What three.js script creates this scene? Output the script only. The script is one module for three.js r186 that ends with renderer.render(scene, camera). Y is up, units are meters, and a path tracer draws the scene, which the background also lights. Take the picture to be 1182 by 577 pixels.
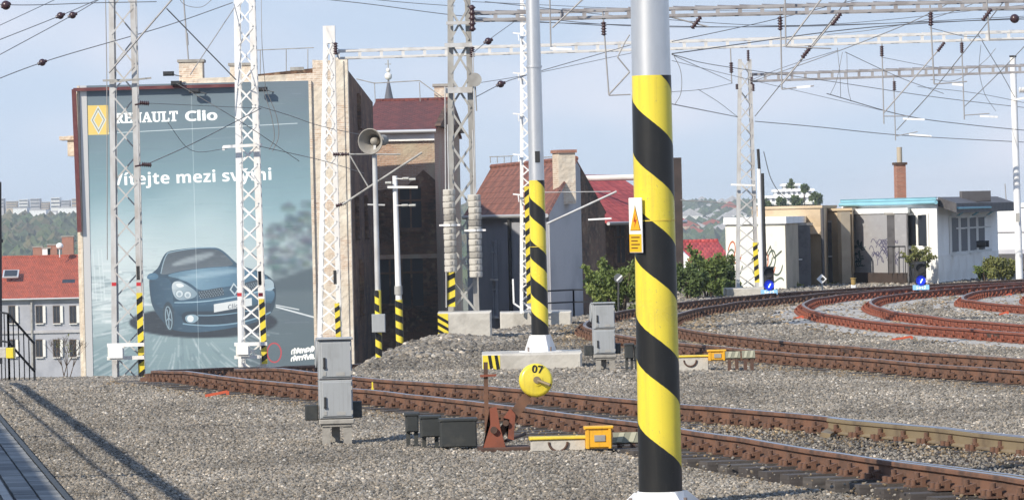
import * as THREE from 'three';
import { mergeGeometries } from 'three/addons/utils/BufferGeometryUtils.js';
import { ImprovedNoise } from 'three/addons/math/ImprovedNoise.js';
import { FontLoader } from 'three/addons/loaders/FontLoader.js';
import { TextGeometry } from 'three/addons/geometries/TextGeometry.js';

// ---------------------------------------------------------------- camera, sky, sun, exposure
const F = 5300, EYE = 2.3, ROLL = THREE.MathUtils.degToRad(1.3), PITCH = 38.5;
const scene = new THREE.Scene();
const camera = new THREE.PerspectiveCamera(2 * Math.atan(288.5 / F) * 180 / Math.PI, 1024 / 499, 0.5, 9000);
camera.position.set(0, EYE, 0);
camera.rotation.set(-Math.atan(PITCH / F), 0, -ROLL, 'YXZ');

const SUN_AZ = THREE.MathUtils.degToRad(40), SUN_EL = THREE.MathUtils.degToRad(33);   // behind the photographer, to the left
const sunDir = new THREE.Vector3(-Math.sin(SUN_AZ) * Math.cos(SUN_EL), Math.sin(SUN_EL), Math.cos(SUN_AZ) * Math.cos(SUN_EL));
const sun = new THREE.DirectionalLight(new THREE.Color().setRGB(1.0, 0.92, 0.78), 4.7);
sun.position.copy(sunDir).multiplyScalar(200).add(new THREE.Vector3(0, 0, -80));
sun.target.position.set(0, 0, -80); scene.add(sun, sun.target);
sun.castShadow = true; sun.shadow.mapSize.set(4096, 4096);
Object.assign(sun.shadow.camera, { left: -70, right: 70, top: 70, bottom: -70, near: 1, far: 420 });

const perlin = new ImprovedNoise();
const fb = (x, y, z, o = 4) => { let s = 0, a = .5; for (let i = 0; i < o; i++) { s += a * perlin.noise(x, y, z); x *= 2.03; y *= 2.03; z *= 2.03; a *= .5; } return s; };
function makeSky() {
  const W = 2048, H = 1024, d = new Float32Array(W * H * 4);
  for (let j = 0; j < H; j++) for (let i = 0; i < W; i++) {
    const ph = (i / W - .5) * 2 * Math.PI, el = (j / H - .5) * Math.PI;
    const dx = Math.cos(el) * Math.cos(ph), dz = Math.cos(el) * Math.sin(ph), dy = Math.sin(el);
    const t = Math.pow(Math.max(dy, 0), .55);
    let r = .585 + (.18 - .585) * t, g = .685 + (.34 - .685) * t, b = .81 + (.66 - .81) * t;
    // thin high veil of cloud, projected on a flat layer so that it flattens to streaks near the horizon
    const c0 = fb(dx * 5 + 3, dy * 22, dz * 5, 5) + .5 * fb(dx * 17, dy * 60, dz * 17 + 9, 4);
    const c = THREE.MathUtils.smoothstep(c0, -.08, .4) * .8 * (1 - .5 * t);
    r += (.76 - r) * c; g += (.77 - g) * c; b += (.86 - b) * c;
    const k = (j * W + i) * 4; d[k] = r; d[k + 1] = g; d[k + 2] = b; d[k + 3] = 1;
  }
  const t = new THREE.DataTexture(d, W, H, THREE.RGBAFormat, THREE.FloatType);
  t.mapping = THREE.EquirectangularReflectionMapping; t.magFilter = t.minFilter = THREE.LinearFilter; t.needsUpdate = true;
  return t;
}
scene.background = makeSky(); scene.environment = scene.background;
scene.fog = new THREE.FogExp2(new THREE.Color().setRGB(.78, .86, .95), 0.00018);
const renderer = new THREE.WebGLRenderer({ antialias: true });
renderer.setSize(1024, 499); renderer.shadowMap.enabled = true;
renderer.toneMapping = THREE.LinearToneMapping; renderer.toneMappingExposure = 1.15;

// ---------------------------------------------------------------- helpers
let seed = 12345;
const rnd = () => { seed = (seed + 0x6D2B79F5) | 0; let t = Math.imul(seed ^ (seed >>> 15), 1 | seed); t = (t + Math.imul(t ^ (t >>> 7), 61 | t)) ^ t; return ((t ^ (t >>> 14)) >>> 0) / 4294967296; };
const rr = (a, b) => a + (b - a) * rnd();
const V = (x, y, z) => new THREE.Vector3(x, y, z);
const SM = THREE.MathUtils.smoothstep;
// a point of the place read off the survey of the photograph: column, row, metres away
function at(px, py, Z) {
  const x = px - 591, y = py - 288.5, c = Math.cos(ROLL), s = Math.sin(ROLL);
  return V((x * c - y * s) * Z / F, EYE - (x * s + y * c + PITCH) * Z / F, -Z);
}
const used = new Map(), origin = new Map();
function numbered(n) { const k = used.get(n) || 0; used.set(n, k + 1); return k ? n + '_' + String(k).padStart(3, '0') : n; }
function shade(o) { o.castShadow = o.receiveShadow = true; return o; }
function thing(name, label, category, base, group) {
  const o = new THREE.Group(); o.name = numbered(name); o.position.copy(base); scene.add(o);
  o.userData = { label, category }; if (group) o.userData.group = group;
  origin.set(o, base.clone()); return o;
}
function fuse(list) {
  list = (Array.isArray(list) ? list.flat(3) : [list]).filter(Boolean).map(g => { const n = g.index ? g.toNonIndexed() : g; for (const k of Object.keys(n.attributes)) if (!['position', 'normal', 'uv'].includes(k)) n.deleteAttribute(k); return n; });
  return list.length > 1 ? mergeGeometries(list) : list[0];
}
function metres(g) {          // uv in metres from the dominant axis of each face
  const p = g.attributes.position, n = g.attributes.normal, uv = new Float32Array(p.count * 2);
  for (let i = 0; i < p.count; i += 3) {
    let ax = 0, ay = 0, az = 0; for (let k = i; k < i + 3 && k < p.count; k++) { ax += Math.abs(n.getX(k)); ay += Math.abs(n.getY(k)); az += Math.abs(n.getZ(k)); }
    for (let k = i; k < i + 3 && k < p.count; k++) {
      const x = p.getX(k), y = p.getY(k), z = p.getZ(k);
      if (ay > ax * 1.6 && ay > az * 1.6) { uv[2 * k] = x; uv[2 * k + 1] = z; } else if (ax > az) { uv[2 * k] = z; uv[2 * k + 1] = y; } else { uv[2 * k] = x; uv[2 * k + 1] = y; }
    }
  }
  g.setAttribute('uv', new THREE.BufferAttribute(uv, 2)); return g;
}
// geometry is given in place coordinates and moved into the frame of its thing
function part(name, geos, m, parent, o = {}) {
  const g = fuse(geos); const org = origin.get(parent);
  if (!o.local && org) g.translate(-org.x, -org.y, -org.z);
  if (!o.keepUV) metres(g);
  const mesh = shade(new THREE.Mesh(g, m)); mesh.name = name; if (o.label) mesh.userData.label = o.label;
  if (o.kind) mesh.userData.kind = o.kind;
  parent.add(mesh); if (org) origin.set(mesh, org); return mesh;
}
function single(name, label, category, geos, m, base, group, o = {}) {   // a thing that is one mesh
  const g = fuse(geos); if (!o.local) g.translate(-base.x, -base.y, -base.z); if (!o.keepUV) metres(g);
  const mesh = shade(new THREE.Mesh(g, m)); mesh.name = numbered(name); mesh.position.copy(base); scene.add(mesh);
  mesh.userData = { label, category }; if (group) mesh.userData.group = group; origin.set(mesh, base.clone()); return mesh;
}
function struct(name, g, m) { const mesh = shade(new THREE.Mesh(g, m)); mesh.name = numbered(name); mesh.userData = { kind: 'structure' }; scene.add(mesh); return mesh; }
const UP = V(0, 1, 0);
function bar(a, b, w, d, turn = 0) {
  const L = a.distanceTo(b), g = new THREE.BoxGeometry(w, L, d); if (turn) g.rotateY(turn);
  g.applyQuaternion(new THREE.Quaternion().setFromUnitVectors(UP, b.clone().sub(a).normalize()));
  const c = a.clone().add(b).multiplyScalar(.5); return g.translate(c.x, c.y, c.z);
}
function rod(a, b, r, n = 6, r2 = r) {
  const L = a.distanceTo(b), g = new THREE.CylinderGeometry(r2, r, L, n);
  g.applyQuaternion(new THREE.Quaternion().setFromUnitVectors(UP, b.clone().sub(a).normalize()));
  const c = a.clone().add(b).multiplyScalar(.5); return g.translate(c.x, c.y, c.z);
}
function box(x, y, z, w, h, d, ry = 0, rz = 0, rx = 0) { const g = new THREE.BoxGeometry(w, h, d); if (rx) g.rotateX(rx); if (rz) g.rotateZ(rz); if (ry) g.rotateY(ry); return g.translate(x, y, z); }
function bev(x, y, z, w, h, d, b = .01, ry = 0) {       // a box with chamfered edges
  const s = new THREE.Shape(); s.moveTo(-w / 2 + b, -h / 2 + b); s.lineTo(w / 2 - b, -h / 2 + b); s.lineTo(w / 2 - b, h / 2 - b); s.lineTo(-w / 2 + b, h / 2 - b); s.closePath();
  const g = new THREE.ExtrudeGeometry(s, { depth: d - 2 * b, bevelEnabled: true, bevelThickness: b, bevelSize: b, bevelSegments: 1 }); g.translate(0, 0, -d / 2 + b);
  if (ry) g.rotateY(ry); return g.translate(x, y, z);
}
function ball(c, r, sy = 1) { const g = new THREE.SphereGeometry(r, 10, 8); g.scale(1, sy, 1); return g.translate(c.x, c.y, c.z); }
function plate(pts, dep, nrm) {        // planar polygon (3D points in order) given a thickness along nrm
  const n = pts.length, pos = []; const off = nrm.clone().normalize().multiplyScalar(-dep); const bk = pts.map(p => p.clone().add(off));
  const tri = (a, b, c) => pos.push(a.x, a.y, a.z, b.x, b.y, b.z, c.x, c.y, c.z);
  const flat = new THREE.Vector3(); for (let i = 1; i < n - 1; i++) flat.add(pts[i].clone().sub(pts[0]).cross(pts[i + 1].clone().sub(pts[0])));
  const ok = flat.dot(nrm) > 0; const P = ok ? pts : pts.slice().reverse(), B = ok ? bk : bk.slice().reverse();
  for (let i = 1; i < n - 1; i++) { tri(P[0], P[i], P[i + 1]); tri(B[0], B[i + 1], B[i]); }
  for (let i = 0; i < n; i++) { const j = (i + 1) % n; tri(P[i], B[i], B[j]); tri(P[i], B[j], P[j]); }
  const g = new THREE.BufferGeometry(); g.setAttribute('position', new THREE.Float32BufferAttribute(pos, 3)); g.setAttribute('uv', new THREE.Float32BufferAttribute(new Float32Array(pos.length / 3 * 2), 2)); g.computeVertexNormals(); return g;
}
function prism(foot, y0, tops) {       // footprint [[x,z]..] (any winding), one floor height, a top height per corner
  const n = foot.length; let A = 0; for (let i = 0; i < n; i++) { const a = foot[i], b = foot[(i + 1) % n]; A += a[0] * b[1] - b[0] * a[1]; }
  const T = Array.isArray(tops) ? tops : foot.map(() => tops);
  let idx = foot.map((_, i) => i); if (A > 0) idx.reverse();
  const lo = idx.map(i => V(foot[i][0], y0, foot[i][1])), hi = idx.map(i => V(foot[i][0], T[i], foot[i][1]));
  const pos = [], tri = (a, b, c) => pos.push(a.x, a.y, a.z, b.x, b.y, b.z, c.x, c.y, c.z);
  for (let i = 0; i < n; i++) { const j = (i + 1) % n; tri(lo[i], lo[j], hi[j]); tri(lo[i], hi[j], hi[i]); }
  for (let i = 1; i < n - 1; i++) { tri(hi[0], hi[i], hi[i + 1]); tri(lo[0], lo[i + 1], lo[i]); }
  const g = new THREE.BufferGeometry(); g.setAttribute('position', new THREE.Float32BufferAttribute(pos, 3)); g.setAttribute('uv', new THREE.Float32BufferAttribute(new Float32Array(pos.length / 3 * 2), 2)); g.computeVertexNormals(); return g;
}
function lathe(profile, seg, base, axis = UP) {
  const g = new THREE.LatheGeometry(profile.map(p => new THREE.Vector2(p[0], p[1])), seg);
  g.applyQuaternion(new THREE.Quaternion().setFromUnitVectors(UP, axis.clone().normalize())); return g.translate(base.x, base.y, base.z);
}

// ---------------------------------------------------------------- textures
const hash = (i, j, s) => { let h = Math.imul(i, 374761393) + Math.imul(j, 668265263) + Math.imul(s, 974711); h = Math.imul(h ^ (h >>> 13), 1274126177); return ((h ^ (h >>> 16)) >>> 0) / 4294967296; };
function vn(u, v, p, s, q = p) {
  const x = u * p, y = v * q, i = Math.floor(x), j = Math.floor(y); let a = x - i, b = y - j; a = a * a * (3 - 2 * a); b = b * b * (3 - 2 * b);
  const h = (m, n) => hash(((m % p) + p) % p, ((n % q) + q) % q, s);
  return (h(i, j) * (1 - a) + h(i + 1, j) * a) * (1 - b) + (h(i, j + 1) * (1 - a) + h(i + 1, j + 1) * a) * b;
}
function tf(u, v, p, o, s, q = p) { let r = 0, a = .5, t = 0; for (let k = 0; k < o; k++) { r += a * vn(u, v, p << k, s + k, q << k); t += a; a *= .55; } return r / t; }
function worley(u, v, p, s) {
  const x = u * p, y = v * p, i = Math.floor(x), j = Math.floor(y); let d1 = 9, d2 = 9, id = 0;
  for (let m = i - 1; m <= i + 1; m++) for (let n = j - 1; n <= j + 1; n++) {
    const a = ((m % p) + p) % p, b = ((n % p) + p) % p, d = Math.hypot(m + hash(a, b, s) - x, n + hash(a, b, s + 1) - y);
    if (d < d1) { d2 = d1; d1 = d; id = hash(a, b, s + 2); } else if (d < d2) d2 = d;
  }
  return [d1, d2, id];
}
const toS = c => { c = Math.min(1, Math.max(0, c)); return 255 * (c <= .0031308 ? 12.92 * c : 1.055 * Math.pow(c, 1 / 2.4) - .055); };
function tex(w, h, size, fn, grey = false) {      // fn returns linear colour, or one height value; size = metres per repeat
  const d = new Uint8Array(w * h * 4);
  for (let j = 0; j < h; j++) for (let i = 0; i < w; i++) {
    const c = fn(i / w, j / h), k = (j * w + i) * 4;
    if (grey) d[k] = d[k + 1] = d[k + 2] = Math.max(0, Math.min(255, c * 255)); else { d[k] = toS(c[0]); d[k + 1] = toS(c[1]); d[k + 2] = toS(c[2]); }
    d[k + 3] = 255;
  }
  const t = new THREE.DataTexture(d, w, h, THREE.RGBAFormat); t.wrapS = t.wrapT = THREE.RepeatWrapping; t.magFilter = THREE.LinearFilter; t.minFilter = THREE.LinearMipmapLinearFilter; t.generateMipmaps = true;
  if (!grey) t.colorSpace = THREE.SRGBColorSpace; const s = Array.isArray(size) ? size : [size, size]; t.repeat.set(1 / s[0], 1 / s[1]); t.needsUpdate = true; return t;
}
const mixc = (a, b, t) => [a[0] + (b[0] - a[0]) * t, a[1] + (b[1] - a[1]) * t, a[2] + (b[2] - a[2]) * t];
const cl = (x) => Math.max(0, Math.min(1, x));
function std(rgb, rough = .8, o = {}) { return new THREE.MeshStandardMaterial({ color: new THREE.Color().setRGB(...rgb), roughness: rough, ...o }); }
function mapped(t, rough = .85, o = {}) { return new THREE.MeshStandardMaterial({ map: t, roughness: rough, ...o }); }
const grime = (base, dark, size, s, amt = .6, q) => tex(256, 256, size, (u, v) => { const n = tf(u, v, 4, 5, s, q || 4), m = tf(u, v, 16, 3, s + 9); return mixc(base, dark, cl((n - .45) * 3) * amt + (m - .5) * .25); });
const reliefFine = tex(256, 256, 1, (u, v) => tf(u, v, 12, 4, 77), true);

const M = {};
M.ballast = mapped(tex(512, 512, 1.5, (u, v) => { const w = worley(u, v, 58, 5); const n = tf(u, v, 4, 4, 3); const b = mixc([.13, .117, .098], [.255, .231, .192], w[2]); return mixc(b, [.2, .17, .14], cl((n - .5) * 2) * .35); }), .95,
  { bumpMap: tex(512, 512, 1.5, (u, v) => { const w = worley(u, v, 58, 5); return cl((w[1] - w[0]) * 1.2); }, true), bumpScale: .03 });
M.rust = mapped(grime([.175, .088, .055], [.075, .045, .034], .8, 11, .9), .9);
M.rustRed = mapped(grime([.22, .068, .04], [.10, .04, .028], .8, 12, .9), .9);
M.rustDark = mapped(grime([.10, .055, .04], [.045, .03, .025], .6, 13, .9), .9);
M.steel = std([.42, .42, .45], .38, { metalness: .85 });
M.steelDull = mapped(grime([.30, .25, .23], [.20, .14, .11], .9, 14, .8), .5, { metalness: .5 });
M.tongue = mapped(grime([.26, .20, .12], [.13, .09, .06], 1.1, 15, .9), .6, { metalness: .25 });
M.sleeper = [0, 1, 2].map(k => mapped(tex(256, 128, [1.2, .5], (u, v) => { const g = tf(u, v, 3, 4, 30 + k, 40); return mixc([.10 - .012 * k, .088 - .012 * k, .08 - .01 * k], [.05, .043, .04], cl(g * 1.6 - .4)); }), .9, { bumpMap: reliefFine, bumpScale: .01 }));
M.concrete = mapped(grime([.50, .475, .43], [.30, .28, .25], 1.4, 16, .8), .9, { bumpMap: reliefFine, bumpScale: .01 });
M.concreteDark = mapped(grime([.33, .31, .28], [.2, .185, .17], 1.2, 17, .8), .9, { bumpMap: reliefFine, bumpScale: .01 });
M.mastGrey = mapped(grime([.52, .525, .53], [.34, .30, .27], 1.0, 18, .7, 2), .55, { metalness: .15 });
M.mastWhite = mapped(grime([.80, .80, .80], [.60, .54, .48], 1.1, 19, .5, 2), .55);
M.mastDim = mapped(grime([.36, .355, .34], [.22, .205, .19], 1.0, 20, .8, 2), .65);
M.beamWhite = mapped(grime([.62, .61, .6], [.42, .40, .38], 1.0, 21, .6), .6);
M.beamGrey = mapped(grime([.32, .31, .32], [.2, .18, .18], 1.0, 22, .7), .65);
M.zinc = new THREE.MeshStandardMaterial({ map: tex(256, 512, [1, 3], (u, v) => { const n = tf(u, v, 6, 4, 23, 3), w = worley(u, v, 20, 24)[2]; const k = .70 + (n - .5) * .14 + (w - .5) * .05; return [k, k, k * 1.01]; }), roughness: .36, metalness: .8 });
// hazard paint: scuffed, with chips and thin vertical dirt runs
const scuffed = (base, dirt, chip, size, sd) => tex(512, 512, size, (u, v) => { const n = tf(u, v, 5, 5, sd), run = tf(u, v, 48, 2, sd + 3, 3), sp = vn(u, v, 150, sd + 5), pt = tf(u, v, 7, 3, sd + 7); let c = mixc(base, dirt, cl((n - .52) * 2.2) * .5 + cl((run - .62) * 4) * .35); return sp > .93 && pt > .5 ? mixc(c, chip, .7) : c; });
M.yellow = mapped(scuffed([.75, .605, .055], [.50, .39, .07], [.30, .25, .16], 1.1, 25), .4, { roughnessMap: tex(256, 256, 1.3, (u, v) => .75 + .5 * (tf(u, v, 6, 5, 251) - .5), true) });
M.yellowDull = mapped(grime([.75, .55, .05], [.5, .36, .06], .7, 26, .7), .5);
M.orange = mapped(scuffed([.78, .40, .02], [.45, .24, .04], [.2, .1, .05], .5, 27), .5);
M.black = mapped(scuffed([.012, .012, .012], [.035, .032, .028], [.09, .08, .06], .9, 28), .36);
M.tar = mapped(grime([.03, .033, .033], [.06, .06, .055], .4, 29, .8), .6);
M.wire = std([.19, .18, .18], .6, { metalness: .3 });
M.wireGrey = std([.33, .32, .32], .6, { metalness: .3 });
M.insul = std([.045, .02, .025], .3);
M.insulPale = std([.55, .55, .52], .35);
M.cabinet = mapped(scuffed([.34, .355, .37], [.24, .245, .245], [.2, .14, .1], .7, 31), .55);
M.white = mapped(grime([.78, .77, .74], [.60, .57, .53], 1.5, 32, .6), .8);
M.whiteClean = std([.8, .8, .8], .5);
M.dark = std([.02, .02, .022], .6);
M.glass = std([.03, .035, .045], .12, { metalness: .0 });
M.red = std([.5, .03, .04], .5);
M.orangeRed = std([.48, .085, .035], .7);

// ---------------------------------------------------------------- ground
const crest = [[-2.8, 60], [-2.55, 68], [-2.2, 77], [-1.5, 83.5], [-.6, 91], [.1, 95], [2, 107], [2.5, 113], [4.2, 128], [5.4, 140], [7, 165], [10, 230]];
function crestSide(X, Z) {      // metres beyond the embankment edge, negative on the railway side
  let best = 1e9, sgn = 1;
  for (let i = 0; i + 1 < crest.length; i++) {
    const [ax, az] = crest[i], [bx, bz] = crest[i + 1], dx = bx - ax, dz = bz - az, t = cl(((X - ax) * dx + (Z - az) * dz) / (dx * dx + dz * dz));
    const d = Math.hypot(X - ax - t * dx, Z - az - t * dz); if (d < best) { best = d; sgn = (X - ax) * dz - (Z - az) * dx > 0 ? -1 : 1; }
  }
  return best * sgn;
}
let T1o, T1i;
T1o = [[7.0, 24], [5.4, 29.5], [3.9, 35.1], [2.75, 39.8], [1.55, 45], [-.2, 51.6], [-1.5, 55.6], [-2.75, 59.3], [-3.95, 62.9], [-4.8, 66], [-5.38, 69], [-5.7, 72.5], [-5.68, 77], [-5.1, 82], [-4.2, 87.5], [-2.8, 93.5], [-1.1, 99.5]];
T1i = [[8.3, 29], [6.5, 35.5], [4.6, 41.8], [3.2, 46.4], [1.72, 51], [0, 56.2], [-1.5, 60.2], [-2.85, 64], [-3.6, 66.6], [-4.15, 69.5], [-4.42, 73], [-4.32, 77.5], [-3.7, 82.5], [-2.75, 87.8], [-1.4, 93.3], [.2, 98.7]];
const xOn = (l, Z) => { for (let i = 0; i + 1 < l.length; i++) if (Z >= l[i][1] && Z <= l[i + 1][1]) return l[i][0] + (l[i + 1][0] - l[i][0]) * (Z - l[i][1]) / (l[i + 1][1] - l[i][1]); return 99; };
function trench(X, Z) {         // ballast dug out round the points of the first track
  if (Z < 25 || Z > 54) return 0; const a = xOn(T1o, Z), b = Z < 29.5 ? a + 1.9 : xOn(T1i, Z); return SM(X, a - .85, a - .6) * (1 - SM(X, b + .1, b + .35)) * (1 - SM(Z, 46, 53));
}
const bed = (X, Z) => lay(X, Z) - (Z < 54 && X < xOn(T1o, Z) ? .06 : .025) * trench(X, Z);
function lay(X, Z) {            // height of the ballast bed
  let low = 0;
  if (Z > 66) low -= (Z - 66) * .03;
  if (Z > 104) low -= (Z - 104) * .35;
  low = Math.max(low, -16.3);
  let h = 0;
  if (low < 0) { const d = crestSide(X, Z); h = d <= 0 ? 0 : Math.max(low, -d * .55); }
  if (Z > 175) h = Math.min(h, Math.max(-16.3, -(Z - 175) * .3));
  // rubble heap on the edge, and the unevenness of tipped ballast
  const q = (X + 1.3) * (X + 1.3) / 1.1 + (Z - 83) * (Z - 83) / 60; h += .13 * Math.exp(-q) * (1 + .8 * fb(X * 1.4, 1, Z * .5, 3));
  h += .035 * fb(X * .35, 0, Z * .22, 3);
  return h;
}
{
  const xs = [], zs = [];
  for (let x = -90; x < -16; x += 6) xs.push(x); for (let x = -16; x < 24; x += .3) xs.push(x); for (let x = 24; x <= 90; x += 6) xs.push(x);
  for (let z = -40; z < 24; z += 4) zs.push(z); for (let z = 24; z < 150; z += .5) zs.push(z); for (let z = 150; z <= 230; z += 4) zs.push(z);
  const pos = [], uv = [], idx = [], nx = xs.length;
  for (const z of zs) for (const x of xs) { pos.push(x, bed(x, z), -z); uv.push(x, z); }
  for (let j = 0; j + 1 < zs.length; j++) for (let i = 0; i + 1 < nx; i++) { const a = j * nx + i; idx.push(a, a + 1, a + nx, a + 1, a + nx + 1, a + nx); }
  const g = new THREE.BufferGeometry(); g.setAttribute('position', new THREE.Float32BufferAttribute(pos, 3)); g.setAttribute('uv', new THREE.Float32BufferAttribute(uv, 2)); g.setIndex(idx); g.computeVertexNormals();
  struct('ballast_bed', g, M.ballast);
}
const M_earth = mapped(tex(512, 512, 40, (u, v) => mixc([.13, .15, .07], [.24, .21, .16], tf(u, v, 5, 6, 61))), 1);
{ const g = new THREE.PlaneGeometry(3600, 4200); g.rotateX(-Math.PI / 2); g.translate(0, -16, -1600); g.attributes.uv.array.forEach((_, i, a) => a[i] *= 4000); struct('ground', g, M_earth); }

// ---------------------------------------------------------------- platform, its canopy and the rails hung on it
const edgeX = Z => -6.0 + (Z - 53.8) * -.1457;       // platform edge
const M_paver = [0, 1, 2, 3].map(k => mapped(grime([.25 - .045 * k, .25 - .043 * k, .245 - .04 * k], [.14, .145, .15], .5, 40 + k, .7), .85, { bumpMap: reliefFine, bumpScale: .006 }));
{
  const p = thing('platform', 'grey paved platform in shade along the lower left corner', 'platform', V(-9, 0, -46));
  const dir = V(.1441, 0, .9896), out = V(.9896, 0, -.1441);        // along (towards the camera) and across (towards the track)
  const c0 = V(edgeX(46), 0, -46);
  const W = (a, b, y) => c0.clone().addScaledVector(dir, a).addScaledVector(out, b).setY(y);
  const turn = Math.atan2(.1441, .9896);
  part('slab', (() => { const c = W(8, -3.2, -.12); return box(c.x, c.y, c.z, 6.24, .3, 64, turn); })(), M.concreteDark, p);
  part('edge_kerb', (() => { const c = W(8, -.035, -.02); return bev(c.x, c.y, c.z, .05, .16, 64, .01, turn); })(), M.tar, p);
  const unit = bev(0, 0, 0, .182, .05, .282, .008, turn); metres(unit);
  for (let i = 0; i < 58; i++) for (let j = 0; j < 4; j++) {
    const a = -8.3 + i * .3 + (j % 2) * .15, b = -.17 - j * .2 - (j > 1 ? .11 : 0), c = W(a, b, .042 + rr(-.003, .003));
    const m = shade(new THREE.Mesh(unit, M_paver[(rnd() * 4) | 0])); m.name = 'paver'; m.position.copy(c.sub(p.position)); m.rotation.y = rr(-.006, .006); p.add(m);
  }
  part('drain_channel', (() => { const c = W(0, -.525, .035); return box(c.x, c.y, c.z, .075, .05, 18, turn); })(), M.mastDim, p);
}
{ // canopy: left of the picture, seen here through its shadow
  const c = thing('platform_canopy', 'flat platform canopy roof on posts standing left of the picture', 'canopy', V(-12, 0, -38));
  const h = 3, ox = Math.tan(Math.PI / 2 - SUN_EL) * h * Math.sin(SUN_AZ), oz = Math.tan(Math.PI / 2 - SUN_EL) * h * Math.cos(SUN_AZ);
  const line = (x1, z1, x2, z2, za, zb) => [za, zb].map(Z => V(x1 + (x2 - x1) * (Z - z1) / (z2 - z1) - ox, h, -(Z - oz)));
  const [r0, r1] = line(-6.05, 53.8, -3.85, 38.7, 18, 66); const left = V(-6.4, 0, 0);
  part('roof', plate([r0, r1, r1.clone().add(left), r0.clone().add(left)], .22, UP), M.concreteDark, c);
  const [g0, g1] = line(-8.2, 73.2, -2.8, 38.3, 22, 78), [k0, k1] = line(-7.3, 65.3, -3.2, 38.4, 22, 74);
  part('shadow_rail', bar(g0, g1, .085, .085), M.mastDim, c);  // unseen rail, added and sized to cast the thick shadow line
  part('shadow_rod', rod(k0, k1, .02, 8), M.mastDim, c);  // unseen rod, added to cast the thin shadow line
  for (let i = 0; i < 7; i++) { const t = (i + .5) / 7; const a = g0.clone().lerp(g1, t).setY(h + .08), b = a.clone().add(V(-1.4, 0, 0)); part('bracket', bar(a, b, .06, .06), M.mastDim, c); }
  for (let i = 0; i < 5; i++) { const t = (i + .5) / 5, a = r0.clone().lerp(r1, t).add(V(-2.6, -.22, 0)); part('post', rod(a.clone().setY(-.1), a, .11, 12), M.mastGrey, c); }
}

// ---------------------------------------------------------------- tracks
const P2 = l => new THREE.CatmullRomCurve3(l.map(([x, z]) => V(x, 0, -z)), false, 'centripetal');
function trace(l, step) { const c = P2(l), n = Math.round(c.getLength() / step); return c.getSpacedPoints(n); }
function offsetLine(l, d) { const c = P2(l), o = []; for (let i = 0; i <= 40; i++) { const p = c.getPointAt(i / 40), t = c.getTangentAt(i / 40); o.push([p.x - t.z * d, -(p.z + t.x * d)]); } return o; }
const PROFILE = [[-.0625, 0], [.0625, 0], [.0625, .012], [.012, .03], [.009, .1], [.035, .113], [.035, .141], [.027, .150], [-.027, .150], [-.035, .141], [-.035, .113], [-.009, .1], [-.012, .03], [-.0625, .012]];
const HEAD = [[-.029, .1518], [-.029, .1495], [.029, .1495], [.029, .1518]];
function sweep(pts, prof, lift, scaleX = 1) {
  const pos = [], idx = [], uv = []; let s = 0, m = prof.length;
  // flat-shaded: each profile edge has its own pair of vertices
  pts.forEach((p, i) => {
    const t = pts[Math.min(i + 1, pts.length - 1)].clone().sub(pts[Math.max(i - 1, 0)]).setY(0).normalize(); if (i) s += p.distanceTo(pts[i - 1]);
    for (let k = 0; k < m; k++) for (const q of [prof[k], prof[(k + 1) % m]]) { pos.push(p.x - t.z * q[0] * scaleX, p.y + lift + q[1], p.z + t.x * q[0] * scaleX); uv.push(s, q[1] + q[0]); }
  });
  const R = 2 * m;
  for (let i = 0; i + 1 < pts.length; i++) for (let k = 0; k < m; k++) { const a = i * R + 2 * k, b = a + 1, c = a + R, d = c + 1; idx.push(a, b, d, a, d, c); }
  const g = new THREE.BufferGeometry(); g.setAttribute('position', new THREE.Float32BufferAttribute(pos, 3)); g.setAttribute('uv', new THREE.Float32BufferAttribute(uv, 2)); g.setIndex(idx); g.computeVertexNormals();
  // end caps
  const cap = e => { const p = e ? pts[pts.length - 1] : pts[0], q = e ? pts[pts.length - 2] : pts[1], t = (e ? p.clone().sub(q) : q.clone().sub(p)).setY(0).normalize(); const sh = new THREE.ShapeGeometry(new THREE.Shape(prof.map(([x, y]) => new THREE.Vector2(x * scaleX, y)))); const mm = new THREE.Matrix4().makeBasis(V(-t.z, 0, t.x), UP, t.clone().negate()); mm.setPosition(p.x, p.y + lift, p.z); sh.applyMatrix4(mm); return sh; };
  return fuse([g, cap(0), cap(1)]);
}
const fastening = fuse([box(0, .008, 0, .40, .016, .18), box(-.09, .032, 0, .035, .05, .16), box(.09, .032, 0, .035, .05, .16),
  rod(V(-.115, .016, 0), V(-.115, .115, 0), .024, 6), rod(V(.115, .016, 0), V(.115, .115, 0), .024, 6), box(-.085, .062, 0, .075, .03, .11, 0, .25), box(.085, .062, 0, .075, .03, .11, 0, -.25), rod(V(-.17, .016, .055), V(-.17, .06, .055), .026, 6), rod(V(.17, .016, -.055), V(.17, .06, -.055), .026, 6), rod(V(-.17, .016, -.055), V(-.17, .06, -.055), .026, 6)]); metres(fastening);
const railCurves = [];
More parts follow.
